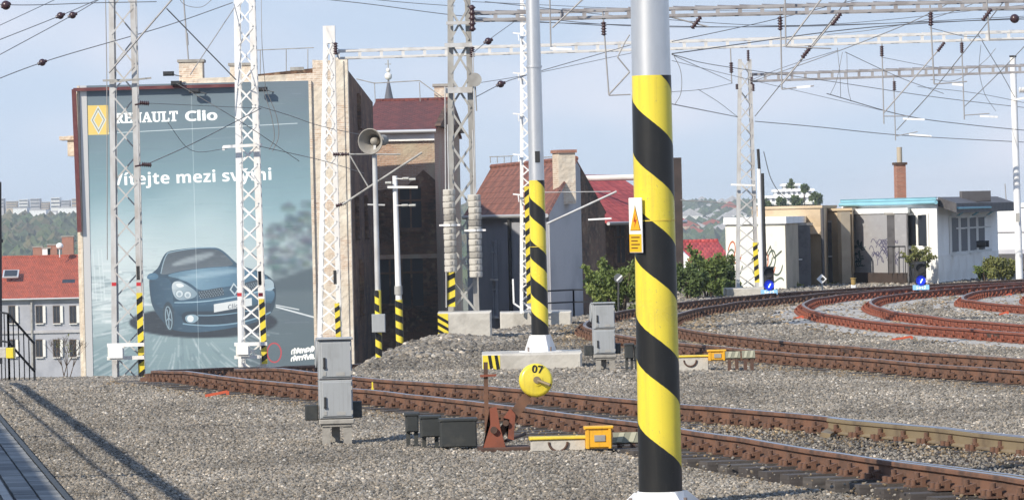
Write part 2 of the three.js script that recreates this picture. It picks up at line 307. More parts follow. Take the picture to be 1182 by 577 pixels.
function track(label, outer, inner, mats, o = {}) {
  const A = trace(outer, .6), B = trace(inner, .3); const H = o.lift || 0;
  const base = V(A[0].x, 0, A[0].z); const t = thing('railway_track', label, 'track', base, 'tracks of the station throat');
  const fine = l => trace(l, .8).map(p => p.setY(lay(p.x, -p.z)));
  const place = (l, nm, lb) => { const pts = fine(l); railCurves.push(pts); const r = part('rail', sweep(pts, PROFILE, .046 + H), mats.rail, t, { keepUV: true }); part('running_surface', sweep(pts, HEAD, .046 + H), mats.head, r, { keepUV: true }); return r; };
  place(outer); place(inner);
  const sl = new THREE.BoxGeometry(2.5, .17, .23), longer = new THREE.BoxGeometry(3.4, .17, .23); metres(sl.toNonIndexed());
  const sg = metres(sl.toNonIndexed()), lg = metres(longer.toNonIndexed());
  for (let i = 1; i < A.length - 1; i++) {
    const p = A[i]; let b = null, bd = 9; const tn = A[i + 1].clone().sub(A[i - 1]).normalize();
    for (const q of B) { const e = q.clone().sub(p); if (Math.abs(e.dot(tn)) < .2 && e.length() < bd) { bd = e.length(); b = q; } }
    if (!b || bd > 3) continue;
    const c = p.clone().add(b).multiplyScalar(.5), dv = b.clone().sub(p).normalize(), ry = -Math.atan2(dv.z, dv.x), y = lay(c.x, -c.z);
    const s = shade(new THREE.Mesh(bd > 1.75 ? lg : sg, M.sleeper[(rnd() * 3) | 0])); s.name = 'sleeper'; s.position.set(c.x, y + .03 - .085 + (o.sink || 0) + rr(-.006, .006) + H, c.z).sub(base); s.rotation.y = ry + rr(-.012, .012); t.add(s);
    if (!o.bare) for (const q of [p, b]) { const f = shade(new THREE.Mesh(fastening, mats.fix)); f.name = 'rail_fastening'; f.position.set(q.x, lay(q.x, -q.z) + .031 + H, q.z).sub(base); f.rotation.y = ry; t.add(f); }
  }
  return t;
}
const RB = { rail: M.rust, head: M.steel, fix: M.rust }, RR = { rail: M.rustRed, head: M.steelDull, fix: M.rustRed };
const t1 = track('nearest rusty track with points running across to the left', T1o, T1i, RB);
{ // point blades and their slide plates, in the near right of the first track
  const blade = (l, d0, d1, a, b, off) => { const c = P2(l), o = []; const L = c.getLength(); for (let i = 0; i <= 30; i++) { const s = a + (b - a) * i / 30, p = c.getPointAt(s), t = c.getTangentAt(s), d = d0 + (d1 - d0) * Math.pow(1 - i / 30, 1.15); o.push(V(p.x - t.z * d, lay(p.x, -p.z), p.z + t.x * d)); } return o; };
  const far = blade(T1i, -.072, -.2, .02, .25), near = blade(T1o, .075, .16, .02, .19);
  for (const pts of [far, near]) { const r = part('point_blade', sweep(pts, PROFILE, .048, .7), M.tongue, t1, { keepUV: true, label: 'worn brownish point blade beside the running rail' }); part('running_surface', sweep(pts, HEAD, .048, .8), M.steel, r, { keepUV: true }); }
  for (let i = 2; i < 28; i += 2) { const p = far[i]; part('slide_plate', box(p.x, p.y + .04, p.z, .42, .018, .16, .3), M.tar, t1); }
  const p = far[29]; part('check_wedge', bar(V(p.x - .25, p.y + .06, p.z + .2), V(p.x + .1, p.y + .09, p.z - 1.7), .1, .05), M.tongue, t1);
}
const T2o = [[9.6, 45], [6.5, 58.3], [4.8, 65], [3.3, 71.3], [2.1, 78.2], [1.55, 83], [1.35, 87], [1.55, 92], [2.2, 98.8], [3.9, 107.7], [6.8, 117.2], [11, 125], [15, 129.8], [21, 135]];
const t2 = track('second rusty track bending round behind the near striped pole', T2o, offsetLine(T2o, 1.58), { rail: M.rust, head: M.steelDull, fix: M.rust }, { sink: -.012 });
const T3o = [[10.8, 64], [8.4, 75.5], [7.3, 81.8], [6.7, 86.5], [6.35, 92], [6.3, 98], [6.6, 104], [7.5, 110.5], [8.9, 115.5], [11, 120.8], [14, 125.8], [18.5, 131]];
const t3 = track('red rusty track with a tight bend inside the second track', T3o, offsetLine(T3o, 1.5), RR, { sink: -.02, lift: .004 });
const T4o = [[13.6, 84], [11.6, 91.5], [10.6, 97], [10.22, 101], [10.3, 105], [11.1, 111], [12.1, 115.5], [13.7, 119.5], [17, 123.5]];
const t4 = track('short piece of red rusty track at the far right edge', T4o, offsetLine(T4o, 1.5), RR, { sink: -.02, lift: .008 });
for (const [t, l, ss] of [[t2, T2o, [.29, .34]], [t2, offsetLine(T2o, 1.58), [.27]], [t3, T3o, [.19, .27]], [t3, offsetLine(T3o, 1.5), [.2, .14]]]) {
  const c = P2(l); for (const s of ss) { const p = c.getPointAt(s), q = c.getTangentAt(s), y = lay(p.x, -p.z); part('fishplate', [1, -1].map(e => bar(V(p.x - q.z * .032 * e, y + .11, p.z + q.x * .032 * e).addScaledVector(q, -.32), V(p.x - q.z * .032 * e, y + .11, p.z + q.x * .032 * e).addScaledVector(q, .32), .03, .075)), M.rustDark, t); }
}
// pale sand along the two red tracks
for (const l of [T3o, T4o]) {
  const a = P2(offsetLine(l, -.95)).getSpacedPoints(60), b = P2(offsetLine(l, 2.5)).getSpacedPoints(60), pos = [], uv = [], idx = [];
  for (let i = 0; i <= 60; i++) for (let k = 0; k <= 6; k++) { const p = a[i].clone().lerp(b[i], k / 6); const e = (k === 0 || k === 6) ? -.01 : .024; const j = .25 * fb(i * .5, k, 3, 2); pos.push(p.x + j, lay(p.x, -p.z) + e, p.z); uv.push(p.x, p.z); if (i < 60 && k < 6) { const q = i * 7 + k; idx.push(q, q + 1, q + 7, q + 1, q + 8, q + 7); } }
  const g = new THREE.BufferGeometry(); g.setAttribute('position', new THREE.Float32BufferAttribute(pos, 3)); g.setAttribute('uv', new THREE.Float32BufferAttribute(uv, 2)); g.setIndex(idx); g.computeVertexNormals();
  M.sand ||= mapped(tex(256, 256, 1.1, (u, v) => mixc([.30, .28, .25], [.50, .47, .43], tf(u, v, 10, 5, 66))), 1, { bumpMap: reliefFine, bumpScale: .03, side: THREE.DoubleSide });
  struct('sand_strip', g, M.sand);
}

// ---------------------------------------------------------------- loose stones of the ballast
{
  const step = .25, rows = new Map();       // where each rail crosses each quarter metre of depth
  for (const pts of railCurves) for (let i = 0; i + 1 < pts.length; i++) { const a = pts[i], b = pts[i + 1], z0 = Math.min(-a.z, -b.z), z1 = Math.max(-a.z, -b.z); for (let q = Math.ceil(z0 / step); q <= z1 / step; q++) { const t = (q * step + a.z) / ((a.z - b.z) || 1e-6); if (!rows.has(q)) rows.set(q, []); rows.get(q).push(a.x + (b.x - a.x) * t); } }
  const railGap = (X, Z) => { let d = 9; for (const x of rows.get(Math.round(Z / step)) || []) d = Math.min(d, Math.abs(x - X)); return d; };
  const lists = [[], [], []];
  const bands = [[32, 48, 900, .0105], [48, 64, 700, .0122], [64, 84, 330, .0175], [84, 112, 130, .025], [112, 150, 48, .034]];
  for (const [z0, z1, den, r] of bands) {
    const w = Z => .1115 * Z + 1.6; const n = Math.round(den * (w(z0) + w(z1)) * (z1 - z0));
    for (let i = 0; i < n; i++) {
      const Z = rr(z0, z1), X = rr(-w(Z), w(Z)); if (X < edgeX(Z) + .04) continue; const cs = Z > 76 ? crestSide(X, Z) : -1; if (Z > 104 && cs > 1) continue;
      const gap = railGap(X, Z); if (gap < .1) continue; if (Z > 70 && Z < 124 && rnd() < .72) { const d3 = X - xOn(T3o, Z), d4 = X - xOn(T4o, Z); if ((d3 > -.8 && d3 < 2.3) || (d4 > -.8 && d4 < 2.3)) continue; } if (Z < 54 && rnd() < trench(X, Z) * (X < xOn(T1o, Z) ? .82 : .2)) continue;
      lists[(rnd() * 3) | 0].push([X, Z, r * (.55 + Math.pow(rnd(), 2.2) * 1.3), gap]);
    }
  }
  const heap = []; for (let i = 0; i < 2600; i++) { const Z = rr(74, 92), X = -2.2 + (Z - 76) * .11 + rr(-.5, 1.4); heap.push([X, Z, rr(.02, .06)]); } lists[0].push(...heap);
  const m = new THREE.MeshStandardMaterial({ color: 0xffffff, roughness: .92 });
  lists.forEach((list, v) => {
    const g = new THREE.IcosahedronGeometry(1, 0); const p = g.attributes.position;
    for (let i = 0; i < p.count; i++) { const x = p.getX(i), y = p.getY(i), z = p.getZ(i), k = .8 + .45 * hash(Math.round(x * 50), Math.round(y * 50 + z * 90), v); p.setXYZ(i, x * k * (1.15 - .1 * v), y * k * (.72 + .1 * v), z * k); } g.computeVertexNormals();
    const im = shade(new THREE.InstancedMesh(g, m, list.length)); im.name = numbered('ballast_stones'); im.userData = { kind: 'stuff', label: ['loose crushed ballast stones spread over the track bed', 'small angular ballast stones lying between the tracks', 'flat crushed stones scattered over the track bed'][v], category: 'gravel' };
    const M4 = new THREE.Matrix4(), q = new THREE.Quaternion(), e = new THREE.Euler(), c = new THREE.Color();
    list.forEach(([X, Z, r, gap = 9], i) => {
      e.set(rr(-.6, .6), rr(0, 6.28), rr(-.6, .6)); q.setFromEuler(e); const s = V(r, r, r);
      M4.compose(V(X, (Z < 54 && rnd() < (X < xOn(T1o, Z) ? .12 : .45) ? lay(X, Z) + .035 * trench(X, Z) : bed(X, Z)) + r * .3, -Z), q, s); im.setMatrixAt(i, M4);
      const a = rnd(), k = a < .14 ? rr(.075, .12) : a < .96 ? rr(.135, .29) : rr(.36, .56), w = rr(-.02, .09); const fresh = Z > 69 && Z < 112 && r < .034 && X > -1.6 + (Z - 78) * .11 && X < 1.6 + fb(Z * .3, 1, 2, 2) ? .74 : 1, stain = fresh * (1 + .75 * fb(X * .55, 3, Z * .3, 4)); const iron = gap < 1 && rnd() < .75 * (1.15 - gap) ? .7 : 0; c.setRGB(k * stain * (.99 + w), k * stain * (.91 - .2 * iron), k * stain * (.80 - w - .4 * iron)); im.setColorAt(i, c);
    });
    scene.add(im);
  });
}

// ---------------------------------------------------------------- striped tubular poles
function bandGeo(c, r, y0, y1, k, lo, hi, rTop, yA, yB) {     // black band wound round a tube; edges fall by k per radian from left to right
  const pos = [], N = 96; const rad = y => r + (rTop - r) * (y - yA) / (yB - yA) + .0016;
  const pt = (a, y) => { y += .0035 * perlin.noise(a * 4, y * 3, 1) + .002 * perlin.noise(a * 15, y * 9, 4); y = Math.max(lo, Math.min(hi, y)); const q = rad(y); return [c.x + q * Math.sin(a), y, c.z + q * Math.cos(a)]; };
  for (let i = 0; i < N; i++) { const a = -Math.PI + 2 * Math.PI * i / N, b = a + 2 * Math.PI / N; if (Math.min(hi, y1 - k * a) <= Math.max(lo, y0 - k * a) && Math.min(hi, y1 - k * b) <= Math.max(lo, y0 - k * b)) continue; const A = pt(a, y0 - k * a), B = pt(b, y0 - k * b), C = pt(b, y1 - k * b), D = pt(a, y1 - k * a); pos.push(...A, ...B, ...C, ...A, ...C, ...D); }
  if (!pos.length) return null;
  const g = new THREE.BufferGeometry(); g.setAttribute('position', new THREE.Float32BufferAttribute(pos, 3)); g.setAttribute('uv', new THREE.Float32BufferAttribute(new Float32Array(pos.length / 3 * 2), 2)); g.computeVertexNormals();
  const n = g.attributes.normal, p = g.attributes.position; for (let i = 0; i < p.count; i++) { const v = V(p.getX(i) - c.x, 0, p.getZ(i) - c.z).normalize(); n.setXYZ(i, v.x, 0, v.z); } return g;
}
function tubePole(label, px, pyFoot, Z, o) {
  const foot = at(px, pyFoot, Z), t = thing('striped_pole', label, 'pole', foot, 'tubular overhead line poles with hazard paint');
  const y0 = foot.y, yP = at(px, o.paintTop, Z).y, yT = y0 + 9.2; const rAt = y => o.r0 + (o.r1 - o.r0) * (y - y0) / (yP - y0);
  const c = V(foot.x, 0, foot.z);
  part('painted_tube', rod(c.clone().setY(y0 + o.sleeve), c.clone().setY(yP), rAt(y0), 48, o.r1), M.yellow, t);
  part('steel_tube', [rod(c.clone().setY(yP), c.clone().setY(yT), o.r1 - .001, 48, rAt(yT) * .96 + .004), o.collar ? rod(c.clone().setY(at(px, o.collar, Z).y), c.clone().setY(at(px, o.collar, Z).y + .03), rAt(yP) * .98 + .006, 48) : null], M.zinc, t);
  const kx = o.drop / F * Z / Math.PI;
  for (const b of o.bands) { const mid = (b[0] + b[1]) / 2 + o.drop / 2, h = (b[1] - b[0]) * Z / F, y = at(px, mid, Z).y; const g = bandGeo(c, o.r0, y - h / 2, y + h / 2, kx, y0 + o.sleeve, yP, o.r1, y0, yP); if (g) part('black_band', g, M.black, t); }
  part('seam_ring', rod(c.clone().setY(at(px, o.seam, Z).y), c.clone().setY(at(px, o.seam, Z).y + .008), rAt(at(px, o.seam, Z).y) + .003, 48), M.yellowDull, t);
  part('base_sleeve', [rod(c.clone().setY(y0 + .02), c.clone().setY(y0 + o.sleeve), o.r0 + .014, 40), box(foot.x, y0 + .012, foot.z, o.r0 * 3.9, .024, o.r0 * 3.9, .3)], M.mastWhite, t);
  for (let k = 0; k < 4; k++) {
    const a = .45 + k * Math.PI / 2, u = V(Math.sin(a), 0, Math.cos(a)), w = V(u.z, 0, -u.x); const q = (r, y) => c.clone().addScaledVector(u, r).setY(y0 + y);
    part('gusset', plate([q(o.r0, .024), q(o.r0 * 1.95, .024), q(o.r0 * 1.95, .05), q(o.r0 * 1.35, o.sleeve * .98), q(o.r0, o.sleeve * .98)].map(p => p.addScaledVector(w, .006)), .012, w), M.mastWhite, t);
    part('anchor_bolt', rod(q(o.r0 * 1.75, .024).addScaledVector(w, .06), q(o.r0 * 1.75, .09).addScaledVector(w, .06), .016, 6), M.steelDull, t);
  }
  return [t, c, rAt];
}
const [poleA, poleC, poleR] = tubePole('large near pole in yellow and black hazard stripes below bare steel', 763.4, 586, 36, { r0: .171, r1: .154, paintTop: 87, sleeve: .13, drop: 60, seam: 255, bands: [[-12, 48], [111, 173], [228, 292], [361, 411], [484, 600]] });
{ // high voltage warning plate on its left flank
  const y = at(733, 260, 36).y, a = -1.0, u = V(Math.sin(a), 0, Math.cos(a)), r = poleR(y) + .018, c = poleC.clone().addScaledVector(u, r).setY(y);
  const w = 128, h = 512, cv = document.createElement('canvas'); cv.width = w; cv.height = h; const x = cv.getContext('2d');
  x.fillStyle = '#e9e6dc'; x.fillRect(0, 0, w, h); x.fillStyle = '#e8a51c'; x.beginPath(); x.moveTo(w / 2, 70); x.lineTo(118, 305); x.lineTo(10, 305); x.fill(); x.strokeStyle = '#3a2a12'; x.lineWidth = 7; x.stroke();
  x.fillStyle = '#a33a14'; x.beginPath(); x.moveTo(70, 140); x.lineTo(44, 225); x.lineTo(62, 222); x.lineTo(52, 285); x.lineTo(84, 200); x.lineTo(66, 204); x.fill();
  x.fillStyle = '#e6ae1e'; x.fillRect(0, 340, w, 172); x.fillStyle = '#5a4210'; for (let i = 0; i < 4; i++) x.fillRect(18, 365 + i * 34, 92 - (i % 2) * 22, 13);
  const tx = new THREE.CanvasTexture(cv); tx.colorSpace = THREE.SRGBColorSpace;
  const s = new THREE.Group(); s.name = numbered('warning_plate'); s.position.copy(c); s.rotation.y = a; s.userData = { label: 'white and yellow lightning warning plate strapped to the near striped pole', category: 'sign' }; scene.add(s);
  const pl = part('plate', bev(0, 0, 0, .175, .43, .012, .003), M.whiteClean, s, { local: true });
  const face = new THREE.PlaneGeometry(.168, .42); face.translate(0, 0, .0075); part('print', face, mapped(tx, .5), s, { local: true, keepUV: true });
  for (const dy of [-.15, .15]) part('clamp', box(0, dy, -.012, .06, .03, .014), M.zinc, s, { local: true });
}
const [poleB] = tubePole('slimmer striped pole on a concrete block behind the yellow lever disc', 624, 407, 69.5, { r0: .132, r1: .118, paintTop: 208, sleeve: .27, drop: 24, seam: 285, collar: 78, bands: [[177, 196], [224, 245], [273, 294], [315, 336], [356, 395]] });
{ const c = at(682.5 / 1, 187, 69.5); }
{ // number plate on that pole
  const y = at(622, 181, 69.5).y, b = poleB.position; single('number_plate', 'small dark number plate on the slimmer striped pole above its paint', 'sign', [bev(b.x + .02, y, b.z + .125, .075, .17, .012, .003)], M.dark, V(b.x, y, b.z + .12));
}
function block(label, x0, x1, yTop, Z, dep, h, o = {}) {     // concrete footing
  const a = at(x0, yTop, Z), b = at(x1, yTop, Z), w = b.x - a.x; const yb = Math.min(a.y - h, lay((a.x + b.x) / 2, Z) - .1);
  const t = thing('concrete_footing', label, 'footing', V((a.x + b.x) / 2, yb, -Z - dep / 2), 'concrete footings of the masts');
  const hh = a.y - yb; part('block', [bev((a.x + b.x) / 2, yb + hh / 2, -Z - dep / 2, w, hh, dep, .03)], M.concrete, t);
  if (o.hazard) { // striped paint on the exposed corner
    const [hx0, hx1] = o.hazard; const p0 = at(hx0, yTop, Z), p1 = at(hx1, yTop, Z), H2 = Math.min(hh - .02, o.hh || .35), z = -Z + .004, n = V(0, 0, 1);
    part('yellow_patch', plate([V(p0.x, a.y - H2, z), V(p1.x, a.y - H2, z), V(p1.x, a.y - .02, z), V(p0.x, a.y - .02, z)], .003, n), M.yellow, t);
    const W = p1.x - p0.x; const top = a.y - .02, bot = a.y - H2, hh2 = top - bot; if (W > hh2 * .8) { for (const f of [.28, .66]) part('black_stripe', plate([[f + .02, top], [f + .2, top], [f + .34, bot], [f + .14, bot]].map(([x, y]) => V(p0.x + Math.min(1, x) * W, y, z + .003)), .003, n), M.black, t); }
    else for (let i = 0; i < 4; i++) { const y1 = top - .02 - i * hh2 * .27; const q = [[0, y1], [W, y1 - W * .6], [W, y1 - W * .6 - hh2 * .13], [0, y1 - hh2 * .13]].map(([x, y]) => V(p0.x + x, Math.max(bot, y), z + .003)); part('black_stripe', plate(q, .003, n), M.black, t); }
  }
  return t;
}
block('long concrete footing with a striped end under the slimmer striped pole', 556, 672, 409, 68.9, 1.5, .26, { hazard: [557, 577], hh: .25 });
block('tall concrete footing with striped corner under the counterweight mast', 505, 567, 361, 85, 1.3, .55, { hazard: [505, 517], hh: .5 });
block('low pale concrete footing behind the slimmer striped pole', 577, 660, 361, 96, 1.4, .3);
block('pale concrete footing under the mast beside the graffiti hut', 838, 884, 333, 123, 1.4, .3);

// ---------------------------------------------------------------- lattice masts
function angleBar(a, b, w, t, sx, sz) { return [bar(a, b, w, t).translate(0, 0, 0), bar(a.clone().add(V(sx * (w / 2 - t / 2), 0, -sz * w / 2)), b.clone().add(V(sx * (w / 2 - t / 2), 0, -sz * w / 2)), t, w)]; }
function hazardStrip(parent, x0, y0, x1, y1, Z, w, n) {    // yellow plate with black bars down a mast leg
  const a = at(x0, y0, Z), b = at(x1, y1, Z), ux = w / 2; const f = (t, s) => a.clone().lerp(b, t).add(V(s * ux, 0, 0)); const N = V(0, 0, 1);
  part('hazard_plate', plate([f(0, -1), f(1, -1), f(1, 1), f(0, 1)], .006, N), M.yellow, parent);
  for (let i = 0; i < n; i++) { const t = (i + .12) / n, h = .42 / n, s = .3 / n; part('black_stripe', plate([f(t, -1), f(t + s, 1), f(t + s + h, 1), f(t + h, -1)].map(p => p.add(V(0, 0, .004))), .003, N), M.black, parent); }
}
function mast(label, o) {
  const { Z, dep, mat } = o; const bl = at(o.b[0], o.yb, Z), br = at(o.b[1], o.yb, Z), tl = at(o.t[0], o.yt, Z), tr = at(o.t[1], o.yt, Z);
  const base = V((bl.x + br.x) / 2, bl.y, -Z - dep / 2), t = thing('lattice_mast', label, 'mast', base, 'lattice masts of the overhead line');
  const dt = o.dt || dep; const bk = V(0, 0, -dep), tk = V(0, 0, -(dep + dt) / 2), tf0 = V(0, 0, -(dep - dt) / 2); const w = o.leg, th = .014;
  const L = [[bl, tl.clone().add(tf0), 1, 1], [br, tr.clone().add(tf0), -1, 1], [bl.clone().add(bk), tl.clone().add(tk), 1, -1], [br.clone().add(bk), tr.clone().add(tk), -1, -1]];
  for (const [a, b, sx, sz] of L) part('leg', angleBar(a, b, w, th, -sx * 1, sz), mat, t);
  const n = o.n, P = (k, s) => L[k][0].clone().lerp(L[k][1], s); const bw = o.brace || .05;
  const face = (i, j, zoff, flip, cross) => { for (let k = 0; k < n; k++) { const s0 = (k + .04) / n, s1 = (k + .96) / n; const up = (k % 2 === 0) !== flip; const A = [P(i, s0), P(j, s1)], B = [P(j, s0), P(i, s1)]; const put = (q, zz) => part('brace', bar(q[0].add(zz), q[1].add(zz), bw, .012), mat, t); if (cross || up) put(A, zoff); if (cross || !up) put(B, zoff.clone().multiplyScalar(cross ? 2.2 : 1)); } };
  face(0, 1, V(0, 0, .012), false, o.cross); face(2, 3, V(0, 0, -.012), true, o.cross && !o.light); face(0, 2, V(-.012, 0, 0), false, false); face(1, 3, V(.012, 0, 0), true, false);
  if (o.cap) part('cap_plate', box((tl.x + tr.x) / 2, (tl.y - .18), -Z - dep / 2, tr.x - tl.x + w * 1.3, .42, dt + .04), mat, t);
  t.userData.span = undefined; delete t.userData.span; return t;
}
const hollow = (t, x0, x1, y0, y1, Z, dz = .03) => { const a = at(x0, y0, Z), b = at(x1, y1, Z); return box((a.x + b.x) / 2, (a.y + b.y) / 2, a.z + dz, b.x - a.x, Math.abs(a.y - b.y), .06); };
const S = (px, py, Z, r = .06, l = .3, ax = V(0, 1, 0)) => { // ribbed insulator
  const c = at(px, py, Z), prof = [[.018, -l / 2]]; const n = 5; for (let i = 0; i < n; i++) { const y = -l / 2 + l * (i + .2) / n; prof.push([r * .55, y], [r, y + l * .25 / n], [r * .55, y + l * .6 / n]); } prof.push([.018, l / 2]); return lathe(prof, 10, c, ax);
};
const m1 = mast('grey lattice mast standing before the advert logo, farthest left', { Z: 92, dep: .5, dt: .42, b: [131.5, 162], t: [127, 151], yb: 446, yt: -60, leg: .105, brace: .03, n: 15, mat: M.mastGrey });
const m2 = mast('bright white lattice mast standing before the advert car headlight', { Z: 96, dep: .45, dt: .36, b: [278, 304], t: [272, 288], yb: 440, yt: -60, leg: .125, brace: .032, n: 22, mat: M.mastWhite, cross: true, light: true });
const m3 = mast('white capped lattice mast before the bare gable edge', { Z: 110, dep: .5, dt: .3, b: [367.5, 392], t: [375.5, 382.5], yb: 425, yt: 31, leg: .11, brace: .034, n: 21, mat: M.mastWhite, cross: true, cap: true });
hazardStrip(m1, 163, 440, 160, 338, 91.9, .12, 6); hazardStrip(m2, 305, 420, 301.5, 345, 95.9, .12, 5); hazardStrip(m3, 391, 412, 388.5, 350, 109.9, .12, 5);
for (const [m, x0, x1, y, Z] of [[m1, 123, 166, 398, 91.8], [m1, 123, 166, 413, 91.8], [m2, 270, 308, 397, 95.8], [m2, 270, 300, 412, 95.8]]) part('foot_rail', hollow(m, x0, x1, y - 1.6, y + 1.6, Z), M.mastWhite, m);
for (const [m, x0, x1, y0, y1, Z] of [[m1, 124, 143, 399, 415, 91.7], [m2, 272, 288, 397, 411, 95.7]]) { const b = part('junction_box', hollow(m, x0, x1, y0, y1, Z, .1), M.white, m); part('lid', hollow(m, x0 + 1.5, x1 - 1.5, y0 + 2, y1 - 2, Z, .135), M.whiteClean, b); }
for (const [m, xs, y, Z] of [[m1, [131, 159.5], 328, 91.8], [m2, [276, 300.5], 340, 95.8]]) for (const x of xs) part('red_collar', hollow(m, x - 2.6, x + 2.6, y - 2, y + 2, Z, .05), M.red, m);
for (const [m, x, y, Z] of [[m1, 159, 315, 91.8], [m2, 299.5, 321, 95.8], [m3, 386.5, 320, 109.8]]) part('height_plate', hollow(m, x - 2, x + 2, y - 8, y + 8, Z, .06), M.dark, m);
part('cross_arm', [bar(at(126, 95, 91.9), at(174, 90, 91.9), .035, .035), bar(at(118, 93, 91.9), at(160, 92, 91.9), .04, .04)], M.mastDim, m1);
for (const [x, y] of [[166, 119], [168.5, 190]]) part('insulator', [S(x, y, 91.9, .06, .2, V(1, -.1, 0)), rod(at(155, y + 2, 91.9), at(x - 2, y, 91.9), .02)], M.insul, m1);
part('cross_arm', [bar(at(257, 169.5, 95.8), at(302, 167, 95.8), .06, .06), bar(at(257.5, 169, 95.8), at(257.5, 173.5, 95.8), .05, .05)], M.mastWhite, m2);
part('insulator', [S(387, 56, 109.8, .07, .3), S(390, 178, 109.9, .06, .25, V(1, 0, 0)), S(393, 236, 109.9, .06, .25, V(1, .3, 0))], M.insul, m3);

const m4 = mast('grey cross braced lattice mast carrying two concrete counterweight stacks', { Z: 86, dep: .5, b: [520.5, 550], t: [519.5, 537.5], yb: 361, yt: -70, leg: .105, brace: .04, n: 11, mat: M.mastDim, cross: true, light: true });
hazardStrip(m4, 521, 354, 520.8, 312, 85.85, .14, 3);
part('tie_plate', [hollow(m4, 513, 545, 101, 107, 85.9), hollow(m4, 513, 545, 50, 54, 85.9), hollow(m4, 515, 543, 25, 28, 85.9)], M.mastGrey, m4);
part('guide_rod', [rod(at(513.5, 100, 85.8), at(515, 355, 85.8), .012), rod(at(546, 60, 85.7), at(549, 230, 85.7), .012)], M.mastGrey, m4);
part('pulley', [rod(at(548, 92, 85.9), at(548, 92, 85.6), .13, 16), rod(at(548.5, 100, 85.8), at(550, 128, 85.8), .015)], M.mastDim, m4);
part('insulator', [S(545, 21, 85.8, .075, .5), S(545, 60, 85.8, .06, .2)], M.insul, m4);
function weights(label, x0, x1, y0, y1, n) {
  const a = at((x0 + x1) / 2, y1, 85.6), b = at((x0 + x1) / 2, y0, 85.6), t = thing('counterweight_stack', label, 'counterweight', a, 'concrete tensioning weights'); const h = (b.y - a.y) / n, w = (x1 - x0) * 85.6 / F;
  const M2 = [M.concrete, M.concreteDark]; for (let i = 0; i < n; i++) { const d = lathe([[.0, 0], [w / 2 - .012, 0], [w / 2, .01], [w / 2, h - .018], [w / 2 - .012, h - .006], [0, h - .006]], 20, V(a.x + rr(-.006, .006), a.y + i * h, a.z)); part('weight_disc', d, M2[i % 5 === 3 ? 1 : 0], t); }
  part('slot_plate', Array.from({ length: n }, (_, i) => box(a.x + .01, a.y + (i + .45) * h, a.z + w / 2 + .002, .035, h * .55, .012)), M.concreteDark, t);
  part('hanger_rod', rod(V(a.x, a.y - .02, a.z), V(a.x, b.y + 1.2, a.z), .014), M.mastGrey, t); part('clamp_ring', [box(a.x, (a.y + b.y) / 2 + .1, a.z, w + .16, .035, .05), rod(V(a.x, (a.y + b.y) / 2 + .08, a.z), V(a.x, (a.y + b.y) / 2 + .12, a.z), w / 2 + .01, 20)], M.mastWhite, t);
}
weights('left hand stack of round concrete weights hanging on the cross braced mast', 513, 527.5, 218, 314, 13);
weights('right hand stack of round concrete weights hanging on the cross braced mast', 542, 557, 224, 320, 13);

const m5 = mast('white ladder like lattice mast hidden behind the slimmer striped pole', { Z: 95.5, dep: .4, b: [602, 620], t: [602.5, 613], yb: 362, yt: -70, leg: .07, brace: .026, n: 30, mat: M.mastWhite, cross: true, light: true });
for (const y of [38, 84, 131, 178, 224]) part('step_bracket', [bar(at(592, y, 95.4), at(602, y + 1, 95.4), .03, .03), bar(at(598, y, 95.4), at(599, y + 9, 95.4), .02, .02)], M.mastWhite, m5);
hazardStrip(m5, 611, 350, 608, 215, 95.4, .1, 9); part('stay', [bar(at(593, 350, 95.2), at(592, 322, 95.2), .035, .035), bar(at(593, 350, 95.2), at(602, 356, 95.2), .035, .035)], M.mastWhite, m5);
const m6 = mast('slim grey lattice mast standing left of the graffiti hut', { Z: 124, dep: .5, dt: .32, b: [852.5, 875], t: [855, 866], yb: 334, yt: 68, leg: .09, brace: .03, n: 15, mat: M.mastGrey, cross: true, light: true });
hazardStrip(m6, 874.5, 326, 872, 280, 123.8, .13, 4);
part('insulator', [S(864, 64, 123.8, .05, .3), S(851, 100, 123.8, .05, .15), S(868, 93, 123.8, .05, .2), S(870, 101, 123.8, .05, .2)], M.insul, m6); part('cross_arm', bar(at(844, 213, 123.8), at(872, 214, 123.8), .05, .05), M.mastWhite, m6);
{ const f = at(880, 334, 126), t = thing('cable_pole', 'thin pale cable riser pole just right of the slim grey mast', 'pole', f); part('tube', rod(f, at(876.5, 195, 126), .06, 10), M.mastWhite, t); part('cable_head', [rod(at(877, 196, 126), at(875.5, 172, 126), .04, 8), rod(at(884, 320, 126), at(880.5, 200, 126), .045, 8)], M.dark, t); }
{ const f = at(1178, 322, 128), t = thing('slim_pole', 'slim pale overhead line pole at the right edge', 'pole', f); part('tube', rod(f, at(1170, 66, 128), .105, 14, .085), M.mastWhite, t); part('cap', rod(at(1170, 66, 128), at(1170, 64, 128), .1, 14), M.dark, t); part('clamp_box', [hollow(t, 1173.5, 1178, 246, 256, 127.8)], M.mastDim, t); part('stub_arm', [bar(at(1172, 115, 127.8), at(1190, 112, 127.8), .06, .06), S(1181, 104, 127.8, .1, .2, V(1, 0, 0))], M.mastWhite, t); }

